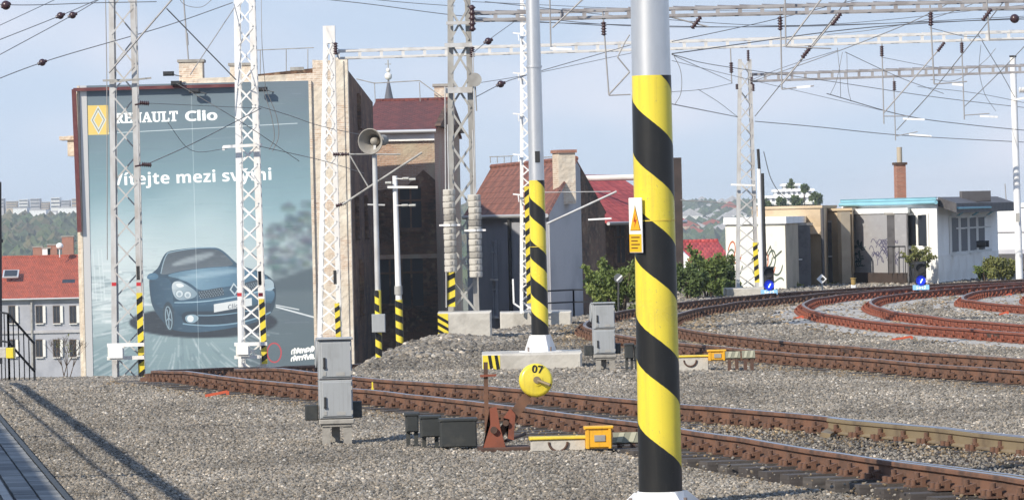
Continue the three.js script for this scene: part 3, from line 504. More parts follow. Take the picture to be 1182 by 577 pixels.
// loudspeaker pole and signal pole
{
  const f = at(437.2, 417, 75), t = thing('loudspeaker_pole', 'grey loudspeaker pole with striped foot before the dark side wall', 'pole', f);
  const top = at(432, 178, 75), mid = at(435.8, 335, 75);
  part('tube', rod(mid, top, .046, 14, .04), M.mastGrey, t); part('striped_foot', rod(f, mid, .055, 14), M.yellow, t);
  for (let i = 0; i < 5; i++) { const y = f.y + .1 + i * .235; const g = bandGeo(V(f.x, 0, f.z), .055, y, y + .12, .03, f.y, mid.y, .055, f.y, mid.y); if (g) part('black_band', g, M.black, t); }
  const ax = V(-.35, -.05, 1).normalize(), c = at(430, 163, 75).addScaledVector(ax, .1);
  const horn = part('horn', [lathe([[.05, -.42], [.07, -.36], [.10, -.22], [.17, -.06], [.205, .0], [.212, .0], [.215, .02], [.198, .02], [.165, -.05], [.09, -.22], [.05, -.3], [0, -.3]], 28, c, ax), rod(c.clone().addScaledVector(ax, -.6), c.clone().addScaledVector(ax, -.38), .09, 16)], M.concreteDark, t);
  part('driver_cone', lathe([[0, -.1], [.05, -.12], [.085, -.2], [0, -.2]], 16, c, ax), M.concreteDark, horn);
  part('bracket', [bar(top, c.clone().addScaledVector(ax, -.2), .04, .04), bar(at(424, 236, 75), at(444, 236.5, 75), .025, .025)], M.mastGrey, t);
  part('junction_box', bev(at(437, 373, 75).x, at(437, 373, 75).y, -74.9, .22, .3, .12, .01), M.cabinet, t);
}
{
  const f = at(461.3, 400, 88), t = thing('telegraph_pole', 'short pale pole with cross arms and striped foot beside the loudspeaker pole', 'pole', f);
  const top = at(455.5, 203, 88), mid = at(460, 346, 88); part('tube', rod(mid, top, .06, 14, .046), M.mastWhite, t); part('striped_foot', rod(f.clone().setY(f.y - .3), mid, .072, 14), M.yellow, t); part('collar', rod(at(459.5, 330, 88), at(459.8, 340, 88), .078, 14), M.mastDim, t);
  for (let i = 0; i < 4; i++) { const y = f.y - .05 + i * .26; const g = bandGeo(V(f.x, 0, f.z), .072, y, y + .13, .03, f.y - .3, mid.y, .072, f.y, mid.y); if (g) part('black_band', g, M.black, t); }
  for (const [x0, x1, y] of [[447, 482, 216]]) part('cross_arm', bar(at(x0, y, 87.9), at(x1, y, 87.9), .045, .045), M.mastWhite, t);
  for (const [x, y] of [[468, 206], [476, 207], [467, 237], [476, 237], [448, 211]]) part('insulator', S(x, y, 87.9, .035, .12, V(1, 0, 0)), M.insulPale, t); part('arm', [bar(at(456, 206, 87.9), at(480, 207, 87.9), .018, .018), bar(at(457, 237, 87.9), at(478, 237, 87.9), .018, .018)], M.mastWhite, t);
}
{ // bracket arm that reaches from the capped mast past the loudspeaker
  const t = thing('registration_arm', 'thin tubular bracket arm reaching right from the capped white mast', 'bracket', at(400, 178, 109.6));
  part('tube', [rod(at(392, 178, 109.6), at(462, 178, 109.6), .022), rod(at(395, 236, 109.6), at(487, 176, 109.6), .03), rod(at(404, 180, 109.6), at(425, 216, 109.6), .02)], M.mastDim, t); part('insulator', S(398, 178, 109.6, .05, .2, V(1, 0, 0)), M.insul, t);
}
{ const t = thing('registration_arm', 'thin tubular bracket arm before the grey gable wall', 'bracket', at(632, 258, 80)); part('tube', [rod(at(632, 258, 80), at(712, 221, 80), .022), rod(at(629, 222, 80), at(705, 221, 80), .008)], M.mastGrey, t); part('steady_arm', bar(at(679, 253.5, 80), at(706, 252, 80), .03, .03), M.mastWhite, t); }

// ---------------------------------------------------------------- portal beams
function beam(label, x0, y0, x1, y1, Z, h, dep, n, m) {
  const a = at(x0, y0, Z), b = at(x1, y1, Z), t = thing('portal_beam', label, 'beam', a.clone(), 'cross beams of the overhead line'); const hh = h * Z / F;
  for (const dz of [0, -dep]) for (const dy of [0, -hh]) part('chord', bar(a.clone().add(V(0, dy, dz)), b.clone().add(V(0, dy, dz)), .05, .07), m, t);
  for (let i = 0; i <= n; i++) { const p = a.clone().lerp(b, i / n); part('post', bar(p.clone().add(V(0, -.02, .012)), p.clone().add(V(0, -hh + .02, .012)), .075, .02), m, t); if (i < n) { const q = a.clone().lerp(b, (i + 1) / n); part('lacing', bar(p.clone().add(V(0, .03, 0)), q.clone().add(V(0, .03, -dep)), .04, .012), m, t); part('lacing', bar(p.clone().add(V(0, -hh, 0)), q.clone().add(V(0, -hh, -dep)), .04, .012), m, t); } }
  return t;
}
beam('grey portal beam high across the top from the counterweight mast', 546, 15, 1240, -1, 86, 8, .45, 27, M.beamGrey);
beam('white portal beam running from the capped mast across the sky', 390, 59, 1240, 34.5, 110.4, 8, .4, 34, M.beamWhite);
beam('pale portal beam starting at the slim grey mast', 868, 86, 1240, 73.5, 124.3, 7.5, .4, 24, M.beamGrey);

// ---------------------------------------------------------------- overhead wires
function wire(label, pts, r = .008, sag = 0, m = M.wire, balls = []) {
  const p = pts.map(q => at(...q)); let c;
  if (p.length === 2) { const l = []; for (let i = 0; i <= 16; i++) { const t = i / 16, v = p[0].clone().lerp(p[1], t); v.y -= sag * 4 * t * (1 - t); l.push(v); } c = new THREE.CatmullRomCurve3(l); } else c = new THREE.CatmullRomCurve3(p, false, 'centripetal');
  const g = new THREE.TubeGeometry(c, 28, r, 5);
  if (!balls.length) return single('overhead_wire', label, 'wire', g, m, p[0], 'overhead line wires');
  const t = thing('overhead_wire', label, 'wire', p[0], 'overhead line wires'); part('cable', g, m, t); for (const b of balls) part('ball_insulator', [ball(at(...b), .07 * (b[3] || 1)), lathe([[.0, -.1], [.03, -.09], [.03, .09], [0, .1]], 8, at(...b), V(1, .35, 0))], M.insul, t);
}
wire('wire with one ball insulator climbing from the left edge to the grey mast', [[-40, 106, 84], [48, 72, 88], [200, 27, 94], [268, 3, 96]], .009, 0, M.wire, [[48, 72, 88]]);
wire('wire with one ball insulator in the upper left corner, upper of a close pair', [[-40, 61, 84], [69, 18, 88], [120, -4, 92]], .008, 0, M.wire, [[69, 18, 88]]);
wire('wire with one ball insulator in the upper left corner, lower of a close pair', [[-40, 84, 84], [83, 17.5, 88], [116, -2, 90]], .008, 0, M.wire, [[83, 17.5, 88]]);
wire('short steep wire crossing the top left corner of the sky', [[-20, 38, 84], [66, -2, 90]], .007);
wire('nearly level wire with a dark insulator at the top left corner', [[-20, 4, 84], [8, 5.5, 84], [120, 3, 90], [180, 2, 92]], .008, 0, M.wire, [[6, 6, 84, 1.25]]);
wire('thick stay running steeply up right from the grey mast', [[125, 84, 91.7], [200, -3, 91.7]], .02, 0, M.wireGrey);
wire('stay falling right from a clamp to the bright white mast', [[192, 10, 94], [272, 92, 95.8]], .014, 0, M.wireGrey);
wire('stay rising right from the rooftop chimney to the bright white mast', [[219, 86, 95], [270, 9, 95.8]], .011, 0, M.wireGrey);
wire('wire falling right across the advert from its upper edge', [[203, 96, 95], [270, 136, 95], [345, 186, 100]], .007);
wire('wire rising right across the advert from the grey mast insulator', [[168, 190, 92], [215, 169, 93], [301, 125, 95.8]], .009);
wire('level thin wire across the advert above its lettering', [[167, 119, 92], [300, 125, 95.8]], .006);
wire('wire falling right from the bright white mast past the gable edge', [[290, 120, 96], [330, 132, 100], [372, 146, 108], [440, 160, 118]], .008);
wire('level thin wire across the advert middle to the gable edge', [[193, 141, 92.5], [215, 170, 93], [262, 172, 95.5]], .006);
wire('wire running right from the white mast cross arm over the gable', [[300, 169, 96], [345, 179, 100], [378, 187, 108], [420, 200, 118]], .008);
wire('looped pair of dropper cables hanging over the advert, left strand', [[303, 102, 100], [313, 135, 100], [316, 160, 100], [310, 173, 100]], .008);
wire('looped pair of dropper cables hanging over the advert, right strand', [[306, 102, 100], [319, 135, 100], [321, 158, 100], [314, 175, 100]], .008);
wire('vertical cable hanging beside the bright white mast', [[301, -10, 98], [302, 50, 98], [306, 102, 99]], .007, 0, M.wireGrey);
wire('vertical cable hanging left of the grey mast', [[121, -10, 93], [122.5, 80, 93], [123, 300, 93]], .01, 0, M.wireGrey);
wire('drooping jumper wire between masts above the chimney', [[205, -4, 94], [212, 5, 94], [232, 8, 94], [246, -2, 94]], .006);
wire('wire from the counterweight mast rising right with a ball insulator above', [[545, 62, 86], [563, 47, 88], [595, 24, 92]], .007, 0, M.wire, [[563.5, 47.5, 88]]);
wire('wire from the counterweight mast rising right with a ball insulator below', [[549, 112, 86], [578, 97, 88], [607, 87, 92], [728, 52, 100]], .008, 0, M.wire, [[578, 97, 88]]);
wire('thin wire nearly level from the counterweight mast to the near pole', [[544, 97, 86], [600, 88, 90], [730, 61, 100]], .006);
wire('upper sky wire parallel under the grey portal beam', [[545, 24, 88], [900, 31, 100], [1200, 18, 112]], .008);
wire('lower sky wire parallel under the grey portal beam', [[545, 12, 88], [760, 31, 98], [1200, 22, 112]], .008);
wire('thick wire rising towards the top right corner with a long insulator', [[776, 62, 86], [1000, 32, 92], [1168, 21.5, 96], [1200, 20, 97]], .011, 0, M.wire, [[1172, 21.5, 96, 1.4]]);
wire('sky wire falling right across the near pole top', [[560, 2, 80], [760, 22, 92], [960, 28, 104], [1200, 4, 112]], .007);
wire('messenger wire crossing from the slim mast up to the right', [[776, 48, 86], [870, 28, 90], [1000, -3, 96]], .008);
wire('contact wire falling right from the near pole past the slim mast', [[776, 120, 86], [852, 135, 120]], .01);
wire('contact wire sloping gently down right above the hut roofs', [[872, 140, 122], [940, 146, 125], [1040, 156, 128], [1200, 165, 132]], .011);
wire('contact wire sloping down right in the middle of the wires', [[955, 108, 110], [1048, 134, 118], [1120, 144, 124], [1200, 152, 128]], .011);
wire('messenger wire sagging right over the slim mast top', [[776, 63, 90], [845, 78, 112], [960, 94, 118], [1080, 112, 124], [1200, 126, 130]], .009);
wire('thin messenger wire sloping from the near pole to the slim mast', [[778, 64, 90], [800, 74, 98], [845, 94, 122]], .007);
wire('curved jumper wire just right of the near striped pole', [[777, 62, 86], [786, 82, 86], [786, 108, 86], [779, 121, 86]], .006);
wire('steep stay from the slim mast up to the upper right', [[872, 134, 120], [930, 62, 104], [969, 12, 94], [980, -4, 92]], .012, 0, M.wireGrey);
wire('long oblique wire rising right across the tangle to the top edge', [[866, 95, 118], [960, 62, 106], [1060, 22, 96], [1110, -4, 92]], .01, 0, M.wireGrey);
wire('oblique wire rising right behind the grey beam end', [[1036, 150, 118], [1082, 99, 108], [1160, 1, 96]], .012, 0, M.wireGrey);
wire('oblique wire falling right from under the white beam', [[976, 60, 110], [1036, 88, 114], [1090, 108, 120]], .008);
wire('dropper loop hanging under the white beam, left strand', [[973, 60, 110], [967, 90, 110], [959, 109, 111]], .006);
wire('dropper loop hanging under the white beam, middle strand', [[967, 55, 110], [970, 85, 110], [971, 112, 111]], .006);
wire('dropper loop hanging under the white beam, right strand', [[978, 60, 110], [979, 95, 110], [983, 117, 112]], .006);
wire('curved jumper wire beside the slim right edge pole', [[1133, 52, 112], [1131, 80, 114], [1136, 104, 116], [1150, 128, 122]], .006);
wire('falling stay wire left of the right edge pole', [[1130, 40, 110], [1160, 90, 122], [1172, 112, 127]], .009);
wire('oblique wire rising right to the right edge pole', [[1114, 123, 118], [1150, 88, 112], [1200, 36, 104]], .011, 0, M.wireGrey);
wire('oblique wire rising from the beam to the right edge', [[1074, 32, 106], [1115, 42, 110], [1132, 42, 112]], .008);
wire('far line with slight sag above the small red roof', [[786, 231, 190], [820, 233, 190], [858, 238, 190]], .02, 0, M.wireGrey);
wire('twin cable drooping from the cable riser behind the villa, upper strand', [[882, 175, 127], [890, 205, 129], [904, 226, 132], [915, 232, 134]], .011);

wire('thin level wire between the two upper sky wires', [[545, 2, 90], [800, 12, 100], [1200, 12, 112]], .006);
wire('long thin wire crossing behind the grey beam from left to right', [[320, -6, 92], [420, 4, 94], [520, 17, 96], [700, 30, 104]], .008);
wire('second long thin wire entering beside it at the top', [[395, -4, 92], [470, 3, 94], [525, 7, 96]], .007);
wire('oblique thin wire from the slim mast head to the white beam', [[868, 92, 122], [910, 76, 116], [968, 58, 110]], .007);
wire('thin wire falling from the near pole towards the slim mast base', [[806, 103, 110], [830, 118, 116], [852, 135, 122]], .007);
wire('level thin wire joining the near pole to a clamp on the right', [[776, 106, 100], [812, 103, 110], [846, 96, 122]], .007);
wire('thin wire falling right between hangers in the middle of the tangle', [[1018, 66, 110], [1070, 76, 114], [1110, 82, 118]], .006);
wire('thin wire rising right from under the white beam end', [[955, 40, 104], [1010, 34, 100], [1080, 20, 96], [1140, -2, 92]], .007);
wire('thin wire slanting through the right hand hangers', [[1075, 92, 112], [1110, 90, 114], [1140, 68, 114], [1150, 56, 114]], .007);
wire('faint wire sagging low right of the slim mast', [[1060, 100, 120], [1130, 108, 124], [1200, 122, 128]], .007);
wire('pale messenger wire falling right above the chimney', [[776, 70, 96], [900, 100, 112], [1040, 132, 122], [1060, 136, 124]], .006);

// hangers with insulators under the beams
function hanger(label, o) {
  const t = thing('wire_hanger', label, 'hanger', at(...o.rod[0], o.Z), 'insulated hangers of the overhead line');
  part('hanger_rod', rod(at(...o.rod[0], o.Z), at(...o.rod[1], o.Z), .016), M.wireGrey, t);
  if (o.ins) part('insulator', S(...o.ins, o.Z, .06, .26), M.insul, t);
  if (o.arm) part('arm', o.arm.slice(1).map((q, i) => rod(at(...o.arm[i], o.Z), at(...q, o.Z), .014)), M.wireGrey, t);
  if (o.white) part('steady_arm', bar(at(...o.white[0], o.Z - .1), at(...o.white[1], o.Z - .1), .045, .03), M.whiteClean, t);
  if (o.stay) part('stay_tube', rod(at(...o.stay[0], o.Z), at(...o.stay[1], o.Z), .018), M.wireGrey, t);
  for (const q of o.more || []) part('insulator', S(q[0], q[1], o.Z, .055, .28, V(.62, .78, 0)), M.insul, t);
}
hanger('hanger rod with dark insulator just left of the near pole', { Z: 86, rod: [[696, 14], [703, 110]], ins: [697, 33], arm: [[703, 110], [728, 109]], stay: [[703, 109], [727, 83]] });
hanger('plain white hanger rod with stay right of the slimmer striped pole', { Z: 85.7, rod: [[634.5, -10], [636, 58]], stay: [[637.5, 32], [674, -2]], white: [[635, 56], [660, 57]] });
hanger('hanger rod with short arm below the white beam above the villa', { Z: 86, rod: [[901, 5], [903, 103]], ins: [901, 27], arm: [[903, 103], [940, 99]], white: [[920, 101], [936, 99.5]], stay: [[902, 98], [968, 17]], more: [[931.5, 60], [966, 22]] });
hanger('plain white hanger rod with long stay high above the villa', { Z: 85.7, rod: [[906.5, -10], [907.5, 54]], stay: [[907.5, 53], [950, -3]], arm: [[907, 54], [960, 56]] });
hanger('hanger rod with dark insulator left of the brick chimney top', { Z: 110, rod: [[1018.5, 50], [1021, 143]], ins: [1018.5, 59], arm: [[1021, 134], [1048, 134]], white: [[1043, 137], [1068, 138]], stay: [[1021, 130], [1089, 52]], more: [[1087, 54]] });
hanger('hanger rod with dark insulator straight above the brick chimney', { Z: 124, rod: [[1032, 86], [1034.5, 162]], ins: [1033, 99], arm: [[1035, 157], [1060, 152]], white: [[1050, 155], [1076, 157]] });
hanger('long hanger rod with insulator hung from the grey beam', { Z: 86, rod: [[1074, 6], [1079, 97]], ins: [1075, 22], arm: [[1079, 97], [1117, 94]], white: [[1100, 97], [1112, 98]] });
hanger('hanger rod with dark insulator right of the brick chimney', { Z: 110, rod: [[1110.5, 44], [1114, 138]], ins: [1111, 55], arm: [[1114, 133], [1143, 131]], white: [[1132, 134], [1153, 135]] });
hanger('plain hanger rod with level arm in the upper right corner', { Z: 85.7, rod: [[1139.5, -4], [1143, 47]], arm: [[1143, 46], [1200, 45]], more: [[1140, 17]] });
hanger('short hanger rod with insulator above the slim grey mast', { Z: 110, rod: [[843.5, 56], [845, 96]], ins: [844.5, 78] });
hanger('slanting insulator string between wires right of the near pole', { Z: 86, rod: [[776, 20], [818, 31]], more: [[804, 26]] });
hanger('short rod with clamp behind the near pole at beam height', { Z: 90, rod: [[727, 83], [713, 66]], arm: [[713, 66], [722, 48], [727, 40]] });

// ---------------------------------------------------------------- trackside equipment
function cabinet(label, px, py, Z, ry, k = 1) {
  const f = at(px, py, Z); f.y = lay(f.x, Z); const t = thing('relay_cabinet', label, 'cabinet', f, 'two storey relay cabinets'); t.rotation.y = ry; t.scale.setScalar(k);
  const L = { local: true };
  part('plinth', [bev(0, .235, 0, .36, .05, .3, .008), bev(0, .2, .0, .3, .04, .26, .006)], M.concreteDark, t, L);
  for (const [x, z] of [[-.11, .08], [.11, .08], [0, -.1]]) part('leg', [box(x, .08, z, .045, .26, .045), box(x, .08, z + .03, .085, .26, .012)], M.concreteDark, t, L);
  for (let k = 0; k < 2; k++) {
    const y = .265 + k * .405; part('body', bev(0, y + .2, -.01, .34, .395, .26, .008), M.cabinet, t, L);
    const d = part('door', bev(.008, y + .2, .125, .305, .355, .02, .006), M.cabinet, t, L); part('handle', [box(-.115, y + .17, .142, .022, .11, .02), box(-.115, y + .12, .15, .03, .02, .012)], M.dark, d, L);
  }
  for (const y of [.33, .58, .735, .985]) part('hinge', rod(V(.163, y - .02, .137), V(.163, y + .02, .137), .008, 8), M.mastDim, t, L);
  for (const y of [.37, .775]) part('lock_plate', [box(-.115, y - .045, .138, .03, .04, .006), box(.05, y - .05, .1365, .09, .035, .004)], M.mastDim, t, L);
  part('roof', bev(0, 1.085, 0, .365, .022, .30, .006), M.cabinet, t, L);
  part('cable_box', bev(-.25, .33, -.02, .13, .16, .14, .01), M.tar, t, L); part('cable_box', bev(.22, .35, -.05, .1, .17, .14, .01), M.tar, t, L);
  part('bushing', [rod(V(-.185, .93, -.2), V(-.17, .93, -.2), .15, 20)], M.cabinet, t, L);
  return t;
}
cabinet('grey relay cabinet with two doors, nearest one beside the first track', 388, 511, 47.2, .1);
cabinet('grey relay cabinet with two doors standing farther off left of the near pole', 698, 428, 67.6, .1, .92);

{ // tarred boxes on short legs
  const mk = (label, x0, x1, y0, y1, yb, Z, dep, ry) => { const a = at(x0, y1, Z), b = at(x1, y0, Z), w = b.x - a.x, h = b.y - a.y, cx = (a.x + b.x) / 2, g = lay(cx, Z), t = thing('cable_box', label, 'box', V(cx, g, -Z), 'tarred cable boxes'); part('body', bev(cx, a.y + h / 2, -Z - dep / 2, w, h, dep, .012, ry), M.tar, t); part('lid', bev(cx, b.y + .004, -Z - dep / 2, w + .02, .035, dep + .02, .01, ry), M.tar, t);
    for (const s of [-1, 1]) part('leg', box(cx + s * w * .32, (a.y + g) / 2, -Z - dep / 2, .04, Math.max(.05, a.y - g + .08), .05), M.tar, t); };
  mk('narrow tarred cable box on a leg, left of three', 468, 482, 479, 499, 512, 46.4, .16, .1); mk('middle sized tarred cable box on legs, middle of three', 485, 507, 482, 505, 516, 45.9, .2, .1); mk('wide tarred cable box close to the lever stand', 508, 549, 485, 517, 520, 45.5, .24, .08);
  mk('narrow tarred cable box behind the near pole', 722, 731, 398, 414, 422, 67.0, .16, .1); mk('small tarred cable box beside the farther relay cabinet', 733, 741, 400, 416, 422, 67.0, .16, .1);
}
{ // hand lever of the points with its counterweight disc
  const Z = 45, f = at(580, 520, Z); f.y = lay(f.x, Z); const t = thing('point_lever', 'rusty point lever stand with round yellow numbered counterweight', 'lever', f);
  const N = V(0, 0, 1), q = (x, y, dz = 0) => at(x, y, Z).add(V(0, 0, dz));
  part('sole_plate', [bev(f.x + .02, f.y + .02, f.z - .1, .5, .05, .42, .01, .1)], M.rustDark, t);
  for (const dz of [.06, -.16]) part('side_frame', plate([q(557, 519, dz), q(585, 521, dz), q(577, 492, dz), q(573, 470, dz), q(565, 472, dz), q(566, 490, dz)], .018, N), M.rustRed, t);
  part('side_frame', plate([q(586, 506, .04), q(593, 508, .04), q(595, 478, .04), q(589, 471, .04), q(581, 482, .04), q(588, 484, .04)], .018, N), M.rustRed, t);
  part('axle', [rod(q(570, 496, .1), q(570, 496, -.2), .035, 12), rod(q(584, 488, .08), q(584, 488, -.1), .03, 12)], M.rustDark, t);
  part('lever_arm', [bar(q(563, 521, -.04), q(612, 452, -.02), .075, .03), bar(q(590, 484, -.02), q(608, 458, -.01), .1, .045)], M.rust, t);
  const c = q(618.5, 439, .0), ax = V(.16, .10, 1).normalize();
  const disc = part('counterweight', lathe([[0, -.075], [.12, -.075], [.155, -.055], [.166, -.02], [.166, .012], [.155, .035], [.13, .045], [.06, .05], [.055, .062], [0, .062]], 40, c, ax), M.yellow, t);
  part('handle', [rod(c.clone().addScaledVector(ax, .05), c.clone().add(V(.14, -.045, .16)), .016, 8), rod(c.clone().addScaledVector(ax, .045), c.clone().addScaledVector(ax, .075), .035, 16)], M.tongue, t);
  const font = await new FontLoader().loadAsync('fonts/droid/droid_sans_bold.typeface.json');
  const tg = new TextGeometry('07', { font, size: .075, depth: .004, curveSegments: 4 }); tg.computeBoundingBox(); tg.translate(-tg.boundingBox.max.x / 2, .07, .048); tg.rotateZ(-.1); tg.applyQuaternion(new THREE.Quaternion().setFromUnitVectors(N, ax)); tg.translate(c.x, c.y, c.z); part('numerals', tg, M.black, disc);
  part('connecting_rod', [rod(q(584, 510, -.2), q(606, 506, -.9), .02)], M.rustDark, t);
}
{ const Z = 45.4, f = at(562, 500, Z), t = thing('rusty_post', 'thin rusty post with short crosspiece beside the lever stand', 'post', f); part('post', bar(f, at(560.5, 418, Z), .042, .042), M.rust, t); part('crosspiece', bar(at(554, 434, Z - .03), at(573, 433, Z - .03), .022, .03), M.rustRed, t); }
function pointMachine(label, x0, x1, xb0, xb1, y0, y1, Z, ry, bh = .2) {
  const a = at(x0, y1, Z), b = at(x1, y0, Z), g = lay((a.x + b.x) / 2, Z), w = b.x - a.x, t = thing('point_drive', label, 'point drive', V((a.x + b.x) / 2, g, -Z), 'point drives beside the tracks'); const c = V((a.x + b.x) / 2, 0, -Z - .1), h = b.y - g; const hx = at(xb1, y0, Z).x - at(xb0, y0, Z).x, hc = (at(xb0, y0, Z).x + at(xb1, y0, Z).x) / 2;
  part('casing', bev(c.x, g + h * .45, c.z, w, h * .9, .22, .012, ry), M.concrete, t); part('cover', [bev(c.x, g + h * .9 + .012, c.z, w + .03, .028, .26, .008, ry)], M.yellowDull, t);
  const bx = part('drive_box', bev(hc, g + h * .98, c.z + .16, hx, bh, .18, .016, ry), M.orange, t); part('lid', [bev(hc, g + h * .98 + bh / 2, c.z + .16, hx + .03, .03, .22, .01, ry), box(hc - hx * .42, g + h * .98, c.z + .255, .025, bh, .012, ry), box(hc + hx * .42, g + h * .98, c.z + .255, .025, bh, .012, ry)], M.orange, bx); part('name_plate', box(hc + .01, g + h * .98, c.z + .2555, hx * .42, .06, .01, ry), M.mastDim, bx);
  part('hoop', (() => { const q = new THREE.TorusGeometry(.09, .012, 6, 16, Math.PI); q.rotateZ(Math.PI); q.translate(c.x - .0, g + h * .72, c.z + .12); return q; })(), M.rustDark, t);
}
pointMachine('grey point drive with yellow cover and orange box near the lever', 613, 676, 676, 706, 505, 526, 44.6, .04);
pointMachine('point drive with yellow cover and orange box right of the near pole', 776, 818, 818, 837, 410, 422, 66.6, .04, .14);
function guardPlate(label, x0, x1, y0, y1, Z) { const a = at(x0, y1, Z), b = at(x1, y0, Z), t = thing('guard_plate', label, 'guard plate', V((a.x + b.x) / 2, a.y, -Z), 'striped guard plates over the point rods'); part('plate', box((a.x + b.x) / 2, (a.y + b.y) / 2 + .02, -Z, b.x - a.x, b.y - a.y, .03, 0, 0, -.5), M.olive ||= std([.20, .20, .15], .8), t);
  const N = V(0, .48, .88), w = b.x - a.x; for (let i = 0; i < 2; i++) { const x = a.x + w * (.12 + .45 * i); const q = (dx, v) => V(x + dx, a.y + .02 + (b.y - a.y) * (.5 + (v - .5) * .88), -Z - (v - .5) * (b.y - a.y) * .48).addScaledVector(N, .021); part('pale_stripe', plate([q(0, .05), q(w * .2, .05), q(w * .34, .95), q(w * .14, .95)], .002, N), M.pale ||= std([.36, .35, .26], .8), t); }
  const g = lay((a.x + b.x) / 2, Z); for (const s of [.25, .75]) part('foot', box(a.x + w * s, (a.y + g) / 2 - .02, -Z, .05, Math.max(.06, a.y - g + .1), .05), M.rustDark, t); }
guardPlate('grey guard plate with pale stripes between orange box and near pole', 708, 738, 501, 515, 44.8);
guardPlate('left grey guard plate with pale stripes beside the second track', 838, 855, 407, 416, 66.2); guardPlate('right grey guard plate with pale stripes beside the second track', 857, 872, 406, 416, 66.0);

// orange wedges lying at the rails
for (const [label, a, b, Z] of [['orange wedge lying against the red track in its middle', [1030, 382], [1053, 376], 79], ['orange wedge at the tip of the tight bend', [916, 358.5], [927, 356], 96], ['orange wedge at the tip of the far right track', [1154, 353], [1164, 352.5], 96], ['orange wedge on the far part of the right hand track', [1160, 331], [1168, 332.5], 116], ['orange wedge lying in the gravel at the far left of the first track', [236, 449.5], [262, 446.5], 60.5]]) {
  const p = at(...a, Z), q = at(...b, Z); p.y = lay(p.x, Z) + .03; q.y = lay(q.x, Z) + .08; single('rail_wedge', label, 'wedge', [bar(p, q, .035, .035), box(q.x, q.y - .02, q.z, .04, .05, .04)], M.orangeRed, p, 'orange rail wedges');
}
{ const p = at(429.5, 441, 58); p.y = lay(p.x, 58) + .17; single('yellow_marker', 'tiny yellow marker clipped to the first track rail', 'marker', [box(p.x, p.y + .03, p.z, .018, .1, .03), box(p.x, p.y - .01, p.z, .03, .03, .05)], M.yellow, p); }

// dwarf signals
function boardTexture(text) { const cv = document.createElement('canvas'); cv.width = 192; cv.height = 64; const x = cv.getContext('2d'); x.fillStyle = '#8fc4ee'; x.fillRect(0, 0, 192, 64); x.fillStyle = '#ffffff'; x.font = 'bold 54px sans-serif'; x.textAlign = 'center'; x.textBaseline = 'middle'; x.fillText(text, 96, 34); const t = new THREE.CanvasTexture(cv); t.colorSpace = THREE.SRGBColorSpace; return t; }
M.blueLens = std([.01, .03, .42], .2, { emissive: new THREE.Color().setRGB(.0, .03, .55), emissiveIntensity: .3 });
M.lensCore = std([.6, .7, .9], .3, { emissive: new THREE.Color().setRGB(.6, .75, 1), emissiveIntensity: 1.2 });
function dwarfSignal(label, px, py, Z, text, back) {
  const f = at(px, py, Z); f.y = lay(f.x, Z); const t = thing('dwarf_signal', label, 'signal', f, 'low shunting signals with blue lamps'), L = { local: true }; t.scale.setScalar(1.3);
  for (const s of [-.05, .05]) part('leg', box(s, .06, -.02, .03, .16, .03), M.dark, t, L);
  const board = part('number_board', box(0, .17, .06, .33, .1, .012), std([.25, .45, .7], .5), t, L); const fg = new THREE.PlaneGeometry(.325, .095); fg.translate(0, .17, .0675); part('lettering', fg, mapped(boardTexture(text), .5), board, { local: true, keepUV: true });
  part('housing', [bev(0, .44, 0, .2, .46, .14, .03), back ? box(0, .52, -.04, .24, .34, .02) : null], M.dark, t, L);
  const lens = part('blue_lens', rod(V(0, .31, .06), V(0, .31, .09), .1, 20), M.blueLens, t, L); part('lens_core', box(.01, .3, .092, .02, .09, .006, 0, -.5), M.lensCore, lens, L);
  part('dark_lens', rod(V(0, .54, .06), V(0, .54, .09), .09, 20), M.dark, t, L); part('hood', [new THREE.CylinderGeometry(.105, .105, .1, 20, 1, true, Math.PI / 2, Math.PI).rotateX(Math.PI / 2).translate(0, .54, .11), new THREE.CylinderGeometry(.11, .11, .1, 20, 1, true, Math.PI / 2, Math.PI).rotateX(Math.PI / 2).translate(0, .31, .11)], new THREE.MeshStandardMaterial({ color: 0x0a0a0c, roughness: .6, side: THREE.DoubleSide }), t, L);
  const l = new THREE.PointLight(new THREE.Color(.1, .3, 1), .03); l.position.set(0, .31, .14); l.castShadow = true; t.add(l);
}
dwarfSignal('dwarf signal with blue lamp in front of the graffiti hut', 888.5, 350.5, 117, 'Se23', false);
dwarfSignal('dwarf signal with blue lamp and pale backboard before the white hut', 1064, 347, 119, 'Se12', true);
{ const f = at(950, 335, 128), t = thing('diamond_sign', 'small white diamond sign on a post before the huts', 'sign', f); part('post', rod(f, at(949.5, 322, 128), .02, 8), M.mastDim, t); const c = at(949, 322, 128); part('board', box(c.x, c.y, c.z + .03, .2, .2, .02, 0, Math.PI / 4), M.whiteClean, t); part('mark', box(c.x + .03, c.y, c.z + .045, .09, .09, .01, 0, Math.PI / 4), M.dark, t); }
{ const f = at(986, 334, 130), t = thing('marker_lamp', 'small ochre lamp on a white base before the porch', 'lamp', f); part('base', bev(f.x, f.y + .06, f.z, .14, .14, .12, .02), M.whiteClean, t); part('lamp_head', [rod(V(f.x, f.y + .13, f.z), V(f.x, f.y + .3, f.z), .07, 14), rod(V(f.x, f.y + .3, f.z), V(f.x, f.y + .33, f.z), .09, 14)], std([.30, .2, .06], .6), t); }
{ const f = at(714, 362, 102), t = thing('direction_sign', 'grey round board with white slash in the bush left of the near pole', 'sign', f); part('post', rod(f.clone().setY(f.y - .3), at(714, 322, 102), .02, 8), M.bark0 ||= std([.06, .06, .06], .8), t); const c = at(714, 321, 102); part('board', rod(c, c.clone().add(V(0, 0, .02)), .1, 20), M.doorGrey ||= std([.1, .11, .12], .7), t); part('slash', box(c.x + .02, c.y, c.z + .024, .035, .16, .008, 0, -.8), M.whiteClean, t); }

